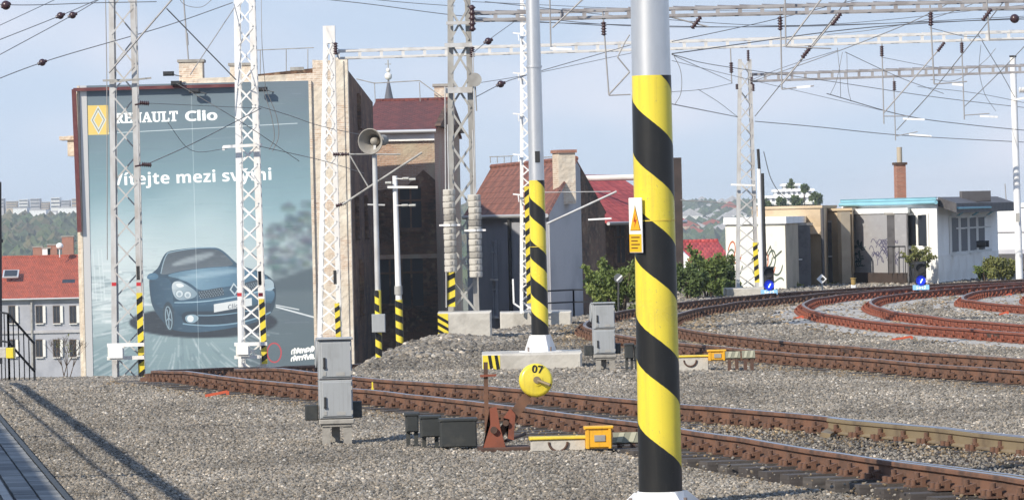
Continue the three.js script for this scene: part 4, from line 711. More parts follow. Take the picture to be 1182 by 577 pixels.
// railings
function railing(label, pts, Z, h, m, n) { const P = pts.map(p => at(...p)); const t = thing('railing', label, 'railing', P[0]); for (let i = 0; i + 1 < P.length; i++) { const a = P[i], b = P[i + 1]; for (const y of [0, -h * .5]) part('rail_bar', bar(a.clone().add(V(0, y, 0)), b.clone().add(V(0, y, 0)), .035, .035), m, t); for (let k = 0; k <= n; k++) { const p = a.clone().lerp(b, k / n); part('baluster', bar(p, p.clone().add(V(0, -h - .25, 0)), k % n ? .02 : .04, .03), m, t); } } return t; }
M.railBlack = std([.015, .017, .024], .6);
railing('dark stair railing descending beside the platform at the left edge', [[-14, 358, 88], [8, 362, 88], [38, 396, 89]], 88, 1.1, M.railBlack, 5);
{ const p = at(4, 410, 87), t = thing('grit_box', 'small box with yellow end at the foot of the stair railing', 'box', p); part('body', bev(p.x - .25, p.y + .05, p.z, .6, .2, .3, .01), M.concrete, t); part('yellow_end', bev(p.x + .12, p.y + .04, p.z + .01, .14, .2, .3, .01), M.yellow, t); }
{ const t = thing('dark_post', 'dark slim post cut by the left picture edge', 'post', at(0, 360, 90)); part('shaft', rod(at(-1, 420, 90), at(-2, 210, 90), .045, 10), M.railBlack, t); part('collar', rod(at(-1, 280, 90), at(-1, 276, 90), .06, 10), M.railBlack, t); }
railing('dark footpath railing before the grey gable wall', [[630, 336, 104], [662, 334.5, 104], [700, 334.5, 104]], 104, .55, M.railBlack, 1);

// ---------------------------------------------------------------- materials of the buildings
const brickTex = (a, b, mortar, size, patch, s, pl = [[.50, .42, .31], [.34, .28, .2]]) => tex(512, 512, size, (u, v) => { const rows = 64, r = Math.floor(v * rows), c = u * 20 + (r % 2) * .5, f = c - Math.floor(c), g = v * rows - r; const id = hash(((Math.floor(c) % 20) + 20) % 20, r, s); let k = (f < .06 || g < .16) ? mortar : mixc(a, b, id); const p = cl((tf(u, v, 4, 4, s + 3) - patch) * 6); return mixc(k, mixc(pl[0], pl[1], tf(u, v, 12, 3, s + 5)), p); });
M.gable = mapped(brickTex([.64, .54, .44], [.50, .36, .26], [.68, .62, .54], 5, .45, 83, [[.74, .68, .58], [.50, .42, .33]]), .95, { bumpMap: tex(256, 256, 2.2, (u, v) => tf(u, v, 10, 5, 84), true), bumpScale: .05 });
M.brickWarm = mapped(brickTex([.46, .30, .21], [.36, .21, .14], [.44, .38, .31], 5, .5, 90), .95, { bumpMap: reliefFine, bumpScale: .03 });
M.sootShade = mapped(tex(512, 512, 7, (u, v) => { const n = tf(u, v, 5, 6, 92), w = tf(u, v, 30, 3, 93); let c = mixc([.155, .09, .055], [.045, .027, .019], cl((n - .36) * 3)); const b = hash(Math.floor(u * 28 + (Math.floor(v * 90) % 2) * .5), Math.floor(v * 90), 9); c = mixc(c, [.22, .10, .055], b > .6 ? .3 : 0); return mixc(c, [.31, .21, .13], cl((w - .58) * 5) * .5); }), .95, { bumpMap: reliefFine, bumpScale: .03 });  // dark sooty brick, also laid on as painted shade on the brick house
M.brickRed = mapped(brickTex([.36, .13, .08], [.24, .08, .05], [.36, .3, .25], 2.6, .8, 96), .95);
M.beige = mapped(tex(512, 512, 4, (u, v) => mixc([.52, .41, .28], [.38, .28, .19], cl((tf(u, v, 5, 5, 97) - .4) * 2))), .95, { bumpMap: reliefFine, bumpScale: .01 });
M.bluegrey = mapped(tex(256, 256, 5, (u, v) => mixc([.38, .39, .43], [.27, .28, .32], cl((tf(u, v, 5, 5, 98) - .4) * 2))), .95);
M.greyWall = mapped(tex(256, 256, 5, (u, v) => mixc([.46, .45, .46], [.33, .32, .34], cl((tf(u, v, 4, 5, 99) - .4) * 2))), .95);
M.plasterWhite = mapped(tex(256, 256, 4, (u, v) => mixc([.86, .86, .85], [.72, .71, .69], cl((tf(u, v, 4, 6, 100) - .5) * 2.2))), .92);
const tileTex = (a, b, s) => [tex(512, 512, 2.56, (u, v) => { const r = Math.floor(v * 8), c = Math.floor(u * 12 + (r % 2) * .5), id = hash(c % 12, r, s); return mixc(a, b, cl(id * 1.3 - .15 + 1.4 * (tf(u, v, 4, 4, s) - .5))); }), tex(512, 512, 2.56, (u, v) => { const g = (v * 8) % 1, f = (u * 12 + (Math.floor(v * 8) % 2) * .5) % 1; return cl((1 - g) * .7 + .3 * Math.sin(f * Math.PI)); }, true)];
const tileMat = (a, b, s, bs = .12) => { const [c, h] = tileTex(a, b, s); return mapped(c, .85, { bumpMap: h, bumpScale: bs }); };
M.tileBrown = tileMat([.29, .115, .08], [.15, .065, .052], 110); M.tileRed = tileMat([.48, .08, .075], [.30, .04, .045], 111); M.tileDark = tileMat([.18, .045, .035], [.115, .03, .026], 112, .08); M.tileOrange = tileMat([.40, .09, .05], [.30, .07, .04], 113);
M.darkWall = mapped(grime([.06, .042, .036], [.03, .022, .02], 2, 117, .8), .9); M.sheet = std([.62, .62, .62], .4, { metalness: .4 }); M.maroon = mapped(grime([.10, .02, .025], [.16, .05, .045], 1, 114, .8), .6);
M.frameW = std([.72, .71, .68], .6); M.frameD = std([.10, .075, .06], .6); M.skyBlue = mapped(grime([.26, .53, .62], [.2, .43, .52], 1.2, 115, .6), .5);

// house with a pitched roof: eave line A-B, g = vector across to the other eave; roof faces follow
function slopeQuad(a, b, c, d, th) { const n = b.clone().sub(a).cross(d.clone().sub(a)).normalize(); if (n.y < 0) n.negate(); const p = [a, b, c, d]; const g = plate(p, th, n); return g; }
function roofUV(g, a, b) { // metre uv along the eave and up the slope
  const e = b.clone().sub(a).normalize(), p = g.attributes.position, uv = g.attributes.uv; const base = a; let s = null;
  for (let i = 0; i < p.count; i++) { const q = V(p.getX(i), p.getY(i), p.getZ(i)).sub(base), x = q.dot(e); q.addScaledVector(e, -x); uv.setXY(i, x, -Math.sign(q.y || 1) * -q.length()); } return g; }
function gableHouse(name, label, o) {
  const { A, B, g, y0, ye, yr } = o; const t = thing(name, label, 'building', V((A.x + B.x + g.x) / 2, y0, (A.z + B.z + g.z) / 2), o.group);
  const C = A.clone().add(g), D = B.clone().add(g), mA = A.clone().add(C).multiplyScalar(.5), mB = B.clone().add(D).multiplyScalar(.5);
  const foot = [[A.x, A.z], [B.x, B.z], [mB.x, mB.z], [D.x, D.z], [C.x, C.z], [mA.x, mA.z]];
  part('wall', prism(foot, y0, [ye, ye, yr - .06, ye, ye, yr - .06]), o.wall, t);
  const oh = o.over ?? .35, ends = o.ends ?? .15, e = B.clone().sub(A).setY(0).normalize(), gd = g.clone().normalize(), half = g.length() / 2, sl = (yr - ye) / half;
  const pt = (base, k, y) => base.clone().addScaledVector(gd, k).setY(y);
  const A1 = A.clone().addScaledVector(e, -ends), B1 = B.clone().addScaledVector(e, ends), lift = .1;
  const e1 = pt(A1, -oh, ye - sl * oh + lift), e2 = pt(B1, -oh, ye - sl * oh + lift), r1 = pt(A1, half, yr + lift), r2 = pt(B1, half, yr + lift), f1 = pt(A1, g.length() + oh, ye - sl * oh + lift), f2 = pt(B1, g.length() + oh, ye - sl * oh + lift);
  const rf = part('roof', [roofUV(slopeQuad(e1, e2, r2, r1, .1), e1, e2), roofUV(slopeQuad(f1, f2, r2, r1, .1), f1, f2)], o.roof, t, { keepUV: true });
  part('ridge_cap', rod(r1, r2, .1, 8), o.roof, rf); if (o.gutter) part('gutter', rod(e1.clone().add(V(0, -.06, 0)), e2.clone().add(V(0, -.06, 0)), .08, 8), M.sheet, rf);
  return { t, rf, e, gd, A, B, C, ye, yr };
}
function windowOn(parent, c, right, nrm, w, h, o = {}) {       // a framed window on a wall: centre, unit right, unit outward
  const ry = Math.atan2(nrm.x, nrm.z), P = (x, y, z) => c.clone().addScaledVector(right, x).addScaledVector(nrm, z).add(V(0, y, 0)); const bx = (x, y, z, ww, hh, d) => { const p = P(x, y, z); return box(p.x, p.y, p.z, ww, hh, d, ry); };
  const f = part('window', [bx(-w / 2, 0, .03, w * .1, h * 1.06, .1), bx(w / 2, 0, .03, w * .1, h * 1.06, .1), bx(0, h / 2, .032, w, h * .06, .1), bx(0, -h / 2, .032, w, h * .06, .1), bx(0, 0, .02, w * .07, h, .08), o.cross === false ? null : bx(0, h * .18, .021, w, h * .045, .08)], o.frame || M.frameW, parent);
  for (const s of [-1, 1]) part('pane', bx(s * w * .25, 0, .012, w * .42, h * .96, .03), o.glass || M.glass, f); if (o.sill !== false) part('sill', bx(0, -h / 2 - h * .05, .07, w * 1.2, h * .05, .18), o.sillM || M.frameW, f); return f;
}
function chimney(parent, c, w, d, h, m, o = {}) { const k = part('chimney', [box(c.x, c.y + h / 2, c.z, w, h, d, o.ry || 0)], m, parent); part('chimney_cap', box(c.x, c.y + h, c.z, w * 1.16, .12, d * 1.16, o.ry || 0), o.cap || M.concreteDark, k); return k; }

// ---------------------------------------------------------------- gable wall with the advert
const GZ = 170, px = GZ / F;
{
  const G = -16; const FL = at(88, 250, GZ), FR = at(400, 250, GZ), BR = at(433, 250, 193), BL = V(FL.x - .6, 0, BR.z);
  const t = thing('tenement_building', 'old bare brick tenement whose gable wall carries the advert', 'building', V((FL.x + FR.x) / 2, G, -GZ - 8));
  const y = (x, p) => at(x, p, GZ).y; const X = p => at(p, 150, GZ).x;
  const s = new THREE.Shape(); s.moveTo(FL.x, G); s.lineTo(FR.x, G); const top = [[400, 70], [362, 69], [362, 84], [292, 88], [233, 90], [200, 97], [200, 103], [86, 106]];
  for (const [a, b] of top) s.lineTo(a === 400 ? FR.x : X(a), y(a, b)); s.closePath();
  part('gable_wall', new THREE.ExtrudeGeometry(s, { depth: .7, bevelEnabled: false }).translate(0, 0, -GZ - .7), M.gable, t);
  part('rear_wall', prism([[FL.x + .02, -GZ - .71], [FR.x - .004, -GZ - .71], [BR.x, BR.z], [BL.x, BL.z]], G, [y(90, 108), y(398, 74), at(431, 118, 193).y, at(90, 140, 193).y]), M.sootShade, t);
  const side = V(BR.x - FR.x, 0, BR.z + GZ).normalize(), sn = V(-side.z, 0, side.x);
  part('side_pier', [bar(V(FR.x - .1, G, -GZ - .5), V(FR.x - .1, y(400, 66), -GZ - .5), .5, .9)].map(g => g), M.gable, t);
  for (const [f, yy, w, h] of [[.45, 128, .9, 1.3], [.3, 250, 1.1, 1.6], [.62, 250, 1.0, 1.6], [.4, 330, 1.4, 2.0]]) { const c = V(FR.x, 0, -GZ).lerp(V(BR.x, 0, BR.z), f); c.y = at(410, yy, 180).y; windowOn(t, c.addScaledVector(sn.x > 0 ? sn : sn.clone().negate(), .02), side.clone().negate(), sn.x > 0 ? sn : sn.clone().negate(), w, h, { frame: M.sootShade, glass: M.dark, sillM: M.sootShade }); }
  for (const [x0, x1, yt, yb] of [[205, 233, 70, 106], [264, 291, 74, 100]]) { const a = at(x0, yt, GZ), b = at(x1, yb, GZ); const k = part('chimney', box((a.x + b.x) / 2, (a.y + b.y) / 2, -GZ - .9, b.x - a.x, a.y - b.y, 1.1), M.gable, t); part('chimney_cap', box((a.x + b.x) / 2, a.y, -GZ - .9, b.x - a.x + .12, .1, 1.2), M.concreteDark, k); }
  part('aerial', [rod(at(217, 70, GZ + 1), at(211, -6, GZ + 1), .03), rod(at(216, 52, GZ + 1), at(215, 38, GZ + 1), .05)], M.wireGrey, t);
  part('roof_rail', [rod(at(292, 58, GZ + 3), at(362, 55, GZ + 3), .02), ...[300, 330, 355].map(x => rod(at(x, 57, GZ + 3), at(x, 88, GZ + 3), .018)), box(at(342, 79, GZ).x, at(342, 79, GZ).y, -GZ - .3, .5, .12, .3)], M.mastDim, t);
  part('ledge', [box(at(83, 168, GZ).x, at(83, 168, GZ).y, -GZ - 1.2, .5, .75, 1.2), box(at(80, 159, GZ).x, at(80, 159, GZ).y, -GZ - 1.2, .9, .14, 1.4)], M.gable, t);
  part('eaves_pipe', [bar(at(84.5, 103, GZ - .25), at(91, 268, GZ - .25), .16, .12), bar(at(84, 103.5, GZ - .25), at(272, 98.5, GZ - .25), .12, .14)], M.maroon, t);
  // graffiti tag at the foot of the pier and white tag under the advert
  const cv = document.createElement('canvas'); cv.width = 256; cv.height = 256; const x = cv.getContext('2d'); x.lineWidth = 12; x.lineCap = 'round'; x.strokeStyle = '#15121a'; for (let i = 0; i < 14; i++) { x.beginPath(); x.moveTo(20 + rnd() * 210, 20 + rnd() * 210); x.bezierCurveTo(rnd() * 256, rnd() * 256, rnd() * 256, rnd() * 256, 20 + rnd() * 210, 20 + rnd() * 210); x.stroke(); }
  const tt = new THREE.CanvasTexture(cv); tt.colorSpace = THREE.SRGBColorSpace; const pg = new THREE.PlaneGeometry(2.6, 1.6); pg.rotateY(Math.atan2(Math.abs(sn.x), Math.abs(sn.z))); const cc = V(FR.x, 0, -GZ).lerp(V(BR.x, 0, BR.z), .2); cc.y = at(405, 385, 175).y; pg.translate(cc.x + .04, cc.y, cc.z + .05); part('graffiti', pg, new THREE.MeshStandardMaterial({ map: tt, alphaMap: null, transparent: true, roughness: .8 }), t, { keepUV: true });

  // ------- the advert: a printed sheet stretched over the wall
  const W = 1060, Hc = 1400, sc = 4, c2 = document.createElement('canvas'); c2.width = W; c2.height = Hc; const k = c2.getContext('2d'); const X0 = 95, Y0 = 96; k.scale(sc, sc); k.translate(-X0, -Y0);
  const lg = (x0, y0, x1, y1, st) => { const g = k.createLinearGradient(x0, y0, x1, y1); st.forEach(([p, c]) => g.addColorStop(p, c)); return g; };
  k.fillStyle = lg(0, 96, 0, 446, [[0, '#63737f'], [.14, '#6a808c'], [.3, '#7797a3'], [.42, '#8bacb7'], [.52, '#abc2c9'], [.58, '#bfced2'], [.66, '#a5b7bb'], [.78, '#8aa2a8'], [1, '#768f97']]); k.fillRect(90, 90, 280, 360);
  const rg = (x, y, r, c0, c1) => { const g = k.createRadialGradient(x, y, 0, x, y, r); g.addColorStop(0, c0); g.addColorStop(1, c1); k.fillStyle = g; k.fillRect(90, 90, 280, 360); };
  rg(140, 296, 80, 'rgba(214,228,231,.8)', 'rgba(214,228,231,0)'); rg(235, 270, 80, 'rgba(196,215,220,.7)', 'rgba(196,215,220,0)'); rg(118, 350, 50, 'rgba(226,236,238,.7)', 'rgba(226,236,238,0)');
  // out of focus trees, mist and road: drawn coarsely on small canvases and enlarged
  const soft = (div, draw) => { const c = document.createElement('canvas'); c.width = Math.round(270 / div); c.height = Math.round(352 / div); const g = c.getContext('2d'); g.scale(1 / div, 1 / div); g.translate(-95, -96); draw(g); k.imageSmoothingEnabled = true; k.imageSmoothingQuality = 'high'; k.drawImage(c, 95, 96, c.width * div, c.height * div); };
  soft(3.2, g => { for (let i = 0; i < 190; i++) { const a = 308 + rnd() * 56, b = 238 + rnd() * 78; if (b < 262 && a < 328) continue; g.fillStyle = `rgba(${62 + rnd() * 30},${80 + rnd() * 30},${92 + rnd() * 26},${.16 + rnd() * .28})`; g.beginPath(); g.ellipse(a, b, 3 + rnd() * 8, 1.5 + rnd() * 4, .1, 0, 7); g.fill(); } for (let i = 0; i < 40; i++) { g.strokeStyle = 'rgba(190,206,212,.3)'; g.lineWidth = 1; const a = 320 + rnd() * 40, b = 250 + rnd() * 30; g.beginPath(); g.moveTo(a, b); g.lineTo(a + 4, b + 6); g.stroke(); }
    g.fillStyle = 'rgba(78,92,102,.85)'; g.beginPath(); g.moveTo(296, 332); g.lineTo(372, 308); g.lineTo(372, 450); g.lineTo(262, 450); g.closePath(); g.fill(); g.fillStyle = 'rgba(64,80,91,.5)'; g.fillRect(312, 312, 60, 26); });
  soft(1.1, g => { for (let i = 0; i < 420; i++) { const a = 97 + rnd() * 190, b = 315 + rnd() * 125, l = 8 + rnd() * 34; g.strokeStyle = rnd() < .62 ? 'rgba(236,243,245,.3)' : 'rgba(84,106,115,.24)'; g.lineWidth = .5 + rnd() * 1.8; const dx = (a - 205) * .012; g.beginPath(); g.moveTo(a, b); g.lineTo(a + l * dx, b + l * (b > 385 ? .45 : .16)); g.stroke(); }
    for (let i = 0; i < 90; i++) { g.fillStyle = rnd() < .5 ? `rgba(96,118,128,${.12 + rnd() * .28})` : `rgba(240,246,247,${.2 + rnd() * .35})`; g.fillRect(97 + rnd() * 62, 300 + rnd() * 70, 3 + rnd() * 20, .8 + rnd() * 2); } });
  k.strokeStyle = 'rgba(232,240,243,.6)'; k.lineWidth = .8; for (const a of [106, 112, 116]) { k.beginPath(); k.moveTo(a, 285); k.lineTo(a + 3, 345); k.stroke(); }
  k.strokeStyle = 'rgba(230,236,239,.95)'; k.lineWidth = 1.8; k.beginPath(); k.moveTo(316, 356); k.lineTo(361, 369.5); k.stroke(); k.lineWidth = 1.1; k.beginPath(); k.moveTo(316, 354); k.lineTo(343, 360); k.stroke();
  // the car of the advert
  const path = (p, f) => { const n = p.length / 2, q = i => [p[2 * (i % n)], p[2 * (i % n) + 1]], mid = (u, w) => [(u[0] + w[0]) / 2, (u[1] + w[1]) / 2]; k.beginPath(); k.moveTo(...mid(q(0), q(1))); for (let i = 1; i <= n; i++) k.quadraticCurveTo(...q(i), ...mid(q(i), q(i + 1))); k.closePath(); k.fillStyle = f; k.fill(); };
  const poly = (p, f) => { k.beginPath(); for (let i = 0; i < p.length; i += 2) k.lineTo(p[i], p[i + 1]); k.closePath(); k.fillStyle = f; k.fill(); };
  soft(2, g => { g.fillStyle = 'rgba(40,48,58,.97)'; g.beginPath(); g.ellipse(232, 372, 86, 18, .02, 0, 7); g.fill(); });
  // body mass
  path([171, 340, 170, 322, 173, 314, 181, 309, 186, 297, 191, 290, 200, 288, 224, 285.5, 248, 285.5, 257, 290, 266, 299, 274, 307, 296, 314, 312, 322, 317, 334, 316, 352, 310, 366, 292, 374, 262, 380, 226, 384, 203, 382, 192, 378, 180, 364, 173, 352], lg(172, 0, 316, 0, [[0, '#36495b'], [.15, '#30475a'], [.5, '#3d5b73'], [.85, '#30485c'], [1, '#2a3b4a']]));
  path([183.5, 314, 187, 299, 192, 291.5, 202, 289.5, 224, 287.3, 247, 287.3, 255, 291, 263, 299, 271, 308, 240, 308.5, 210, 311.5, 186, 317], lg(0, 287, 0, 317, [[0, '#48535e'], [.5, '#545f69'], [1, '#616d78']]));
  k.strokeStyle = 'rgba(165,195,212,.8)'; k.lineWidth = 1; k.beginPath(); k.moveTo(184, 315); k.quadraticCurveTo(188, 296, 193, 291); k.quadraticCurveTo(222, 285, 248, 286); k.stroke();
  path([187, 317, 212, 312, 242, 309, 272, 308.5, 296, 315, 311, 323, 300, 326, 276, 329, 250, 333, 228, 336, 220, 328, 206, 321], lg(190, 308, 300, 336, [[0, '#587c94'], [.35, '#7397ae'], [.7, '#557b96'], [1, '#3c5f7a']])); soft(2.5, g => { g.fillStyle = 'rgba(165,195,212,.55)'; g.beginPath(); g.ellipse(240, 317, 36, 3.6, -.12, 0, 7); g.fill(); g.fillStyle = 'rgba(200,214,220,.5)'; g.beginPath(); g.ellipse(222, 299, 26, 4, -.25, 0, 7); g.fill(); });
  path([172, 322, 183, 318, 196, 321, 197, 340, 199, 358, 186, 356, 176, 350, 172, 338], lg(172, 0, 199, 0, [[0, '#31495e'], [1, '#405c72']]));
  // bumper, dark intakes
  path([196, 346, 226, 347, 262, 343, 300, 336, 316, 336, 314, 350, 300, 358, 262, 366, 226, 370, 206, 366, 199, 357], lg(0, 338, 0, 370, [[0, '#527590'], [.35, '#395a73'], [1, '#243747']]));
  path([206, 358, 240, 360, 275, 357, 312, 349, 310, 360, 296, 369, 262, 375, 226, 378, 208, 373], 'rgba(40,54,69,.92)'); k.strokeStyle = 'rgba(128,164,188,.95)'; k.lineWidth = 1.7; k.beginPath(); k.moveTo(208, 373); k.quadraticCurveTo(240, 379, 276, 373); k.quadraticCurveTo(296, 369, 310, 362); k.stroke(); k.lineWidth = 1.1; k.beginPath(); k.moveTo(226, 364); k.quadraticCurveTo(256, 366, 300, 357); k.stroke();
  // lamps, grille, plate
  path([196, 326, 204, 323, 214, 328, 226, 337, 224, 343, 212, 346, 202, 346, 197, 338], lg(196, 324, 226, 346, [[0, '#dfe7ea'], [.4, '#9fb3c0'], [1, '#7891a2']])); for (const [a, b, r] of [[205, 338.5, 4.4], [214.5, 340, 4.2]]) { k.beginPath(); k.arc(a, b, r, 0, 7); k.fillStyle = '#d5e1e7'; k.fill(); k.lineWidth = .6; k.strokeStyle = '#7b8d9a'; k.stroke(); k.beginPath(); k.arc(a, b + .6, r * .5, 0, 7); k.fillStyle = '#9fb2bf'; k.fill(); } path([200, 327, 207, 326, 212, 330, 204, 332], '#eef3f5');
  path([300, 325, 309, 323, 315, 328, 314, 337, 306, 338, 301, 332], '#a4b9c6'); poly([226, 336.5, 242, 334, 255, 332, 257, 341, 242, 344, 229, 344.5], '#37434f'); poly([281, 327.5, 297, 324, 299, 331, 294, 336, 283, 338], '#37434f');
  k.fillStyle = '#8b9dab'; for (let i = 0; i < 10; i++) for (let j = 0; j < 4; j++) { const a = 228 + i * 2.9 + (j % 2) * 1.4; k.beginPath(); k.arc(a, 337.6 + j * 2.1 - i * .42, .65, 0, 7); k.fill(); } for (let i = 0; i < 6; i++) for (let j = 0; j < 4; j++) { k.beginPath(); k.arc(283 + i * 2.7 + (j % 2), 330 + j * 2 - i * .5, .6, 0, 7); k.fill(); }
  k.strokeStyle = '#c3d3dc'; k.lineWidth = 1.5; k.beginPath(); k.moveTo(268, 328.5); k.lineTo(273, 334.5); k.lineTo(269, 341); k.lineTo(264, 335); k.closePath(); k.stroke();
  k.strokeStyle = 'rgba(168,200,218,.95)'; k.lineWidth = 1.1; k.beginPath(); k.moveTo(199, 348.5); k.quadraticCurveTo(240, 350, 282, 341); k.quadraticCurveTo(300, 338, 315, 334); k.stroke();
  poly([244.5, 351.5, 288.5, 345, 288.5, 354, 244.5, 361], '#e2e7e9'); k.fillStyle = '#6a747e'; k.font = 'italic bold 7px sans-serif'; k.save(); k.translate(260, 357.2); k.rotate(-.13); k.fillText('Clio', 0, 0); k.restore();
  path([210, 364, 222, 362, 228, 367, 222, 373, 212, 372], 'rgba(150,180,198,.9)'); k.beginPath(); k.arc(217, 367.5, 3.9, 0, 7); k.fillStyle = '#eef3f4'; k.fill();
  path([186, 352, 191, 346, 197, 352, 199, 366, 197, 380, 191, 382, 187, 372, 185, 362], '#34424e'); k.strokeStyle = '#8ea7b6'; k.lineWidth = 1.1; k.beginPath(); k.ellipse(192, 366, 3.6, 13, -.08, 0, 7); k.stroke(); for (let i = 0; i < 5; i++) { const a = i * 1.257 + .3; k.beginPath(); k.moveTo(192, 366); k.lineTo(192 + 3.2 * Math.cos(a), 366 + 12 * Math.sin(a)); k.stroke(); }
  path([167, 319.5, 170, 314.5, 177, 313.5, 182, 317, 180, 321, 172, 322], '#4a708d');
  soft(1, g => { for (let i = 0; i < 500; i++) { g.fillStyle = `rgba(${rnd() < .5 ? '215,225,230' : '30,40,52'},${rnd() * .09})`; g.fillRect(168 + rnd() * 150, 286 + rnd() * 98, 1 + rnd() * 9, .6 + rnd() * 1.4); } });
  k.fillStyle = 'rgba(112,122,128,.2)'; k.fillRect(90, 90, 280, 360);
  // emblem, lettering, seams
  k.fillStyle = '#dcc06e'; k.fillRect(104, 119, 23.5, 34); k.lineWidth = 3.6; k.strokeStyle = '#c9d2d3'; k.beginPath(); k.moveTo(116, 123); k.lineTo(123, 136); k.lineTo(116, 149); k.lineTo(109, 136); k.closePath(); k.stroke(); k.lineWidth = 1; k.strokeStyle = '#8c8a72'; k.stroke();
  k.fillStyle = '#f4f7f7'; k.font = 'bold 15.5px serif'; k.textBaseline = 'alphabetic'; k.save(); k.translate(135, 140.5); k.rotate(-.015); k.scale(73 / k.measureText('RENAULT').width, 1); k.fillText('RENAULT', 0, 0); k.lineWidth = .7; k.strokeStyle = '#f4f7f7'; k.strokeText('RENAULT', 0, 0); k.restore();
  k.font = '16px sans-serif'; k.save(); k.translate(216, 139); k.rotate(-.015); k.scale(38 / k.measureText('Clio').width, .92); k.fillText('Clio', 0, 0); k.strokeStyle = '#f4f7f7'; k.lineWidth = 1.3; k.strokeText('Clio', 0, 0); k.restore();
  k.font = 'bold 18.5px sans-serif'; k.save(); k.translate(130, 212); k.rotate(-.013); k.scale(186 / k.measureText('Vítejte mezi svými').width, 1); k.fillText('Vítejte mezi svými', 0, 0); k.restore();
  k.strokeStyle = 'rgba(220,232,236,.8)'; k.lineWidth = .8; k.beginPath(); k.moveTo(127, 151.5); k.lineTo(346, 145); k.stroke(); k.strokeStyle = 'rgba(225,238,242,.35)'; k.lineWidth = .7; k.beginPath(); k.moveTo(224, 97); k.lineTo(226, 440); k.stroke();
  for (let i = 0; i < 700; i++) { k.fillStyle = `rgba(${rnd() < .5 ? '255,255,255' : '40,60,70'},${rnd() * .05})`; k.fillRect(95 + rnd() * 265, 96 + rnd() * 350, 2 + rnd() * 30, .3 + rnd() * 1.2); }
  k.strokeStyle = '#f2f2ee'; k.lineWidth = 1.5; k.lineJoin = k.lineCap = 'round'; for (let r = 0; r < 2; r++) for (let i = 0; i < 9; i++) { const a = 332 + i * 3 + rnd() * 2, b = 408 + r * 8 - i * .3; k.beginPath(); k.moveTo(a, b + 3); k.bezierCurveTo(a - 1 + rnd() * 3, b - 6 * rnd(), a + 4 * rnd() + 1, b - 4, a + 1 + rnd() * 3, b + rnd() * 3); k.quadraticCurveTo(a + rnd() * 4, b + 5 * rnd(), a + 3 + rnd() * 2, b - 2 + rnd() * 4); k.stroke(); }
  k.strokeStyle = '#b04a52'; k.lineWidth = 1.6; k.beginPath(); k.ellipse(313, 409, 8, 11, 0, 0, 7); k.stroke();
  const at2 = new THREE.CanvasTexture(c2); at2.colorSpace = THREE.SRGBColorSpace; at2.anisotropy = 8;
  const a0 = at(95, 96, GZ), b0 = at(360, 446, GZ), cx = (at(95, 270, GZ).x + at(360, 270, GZ).x) / 2, wv = 265 * px, hv = 350 * px, cy = at(227.5, 271, GZ).y;
  const ad = thing('wall_advert', 'huge printed car advert with yellow emblem on the gable wall', 'billboard', V(cx, cy - hv / 2, -GZ + .1));
  part('backing', [box(cx, cy, -GZ + .03, wv, hv, .05)], M.sheet, ad); const face = new THREE.PlaneGeometry(wv, hv, 40, 50), fp = face.attributes.position; for (let i = 0; i < fp.count; i++) fp.setZ(i, .012 * perlin.noise(fp.getX(i) * .9, fp.getY(i) * 1.6, 2.2)); face.computeVertexNormals(); face.translate(cx, cy, -GZ + .075); part('printed_sheet', face, mapped(at2, .6), ad, { keepUV: true });
  part('edge_batten', [box(cx + wv / 2 + .04, cy, -GZ + .05, .1, hv, .1), box(cx - wv / 2 - .04, cy, -GZ + .05, .1, hv, .1)], M.gable, ad); part('margin_strip', box(cx - wv / 2 + .13, cy, -GZ + .09, .27, hv, .02), M.sheet, ad);
  for (const [x0, y0, lab] of [[194, 85, 'left floodlight reaching above the advert edge'], [203, 96, 'small floodlight below the chimney on the advert edge'], [224, 105, 'flat floodlight on the advert top edge below the chimney'], [302, 103, 'flat floodlight on the advert top edge near the white mast']]) { const p = at(x0, y0, GZ - .45), f = thing('floodlight', lab, 'lamp', p); part('lamp_head', bev(p.x, p.y, p.z, .4, .17, .24, .05), M.dark, f); part('arm', rod(p, V(p.x + .45, p.y - .1, -GZ + .02), .02), M.mastDim, f); }
}

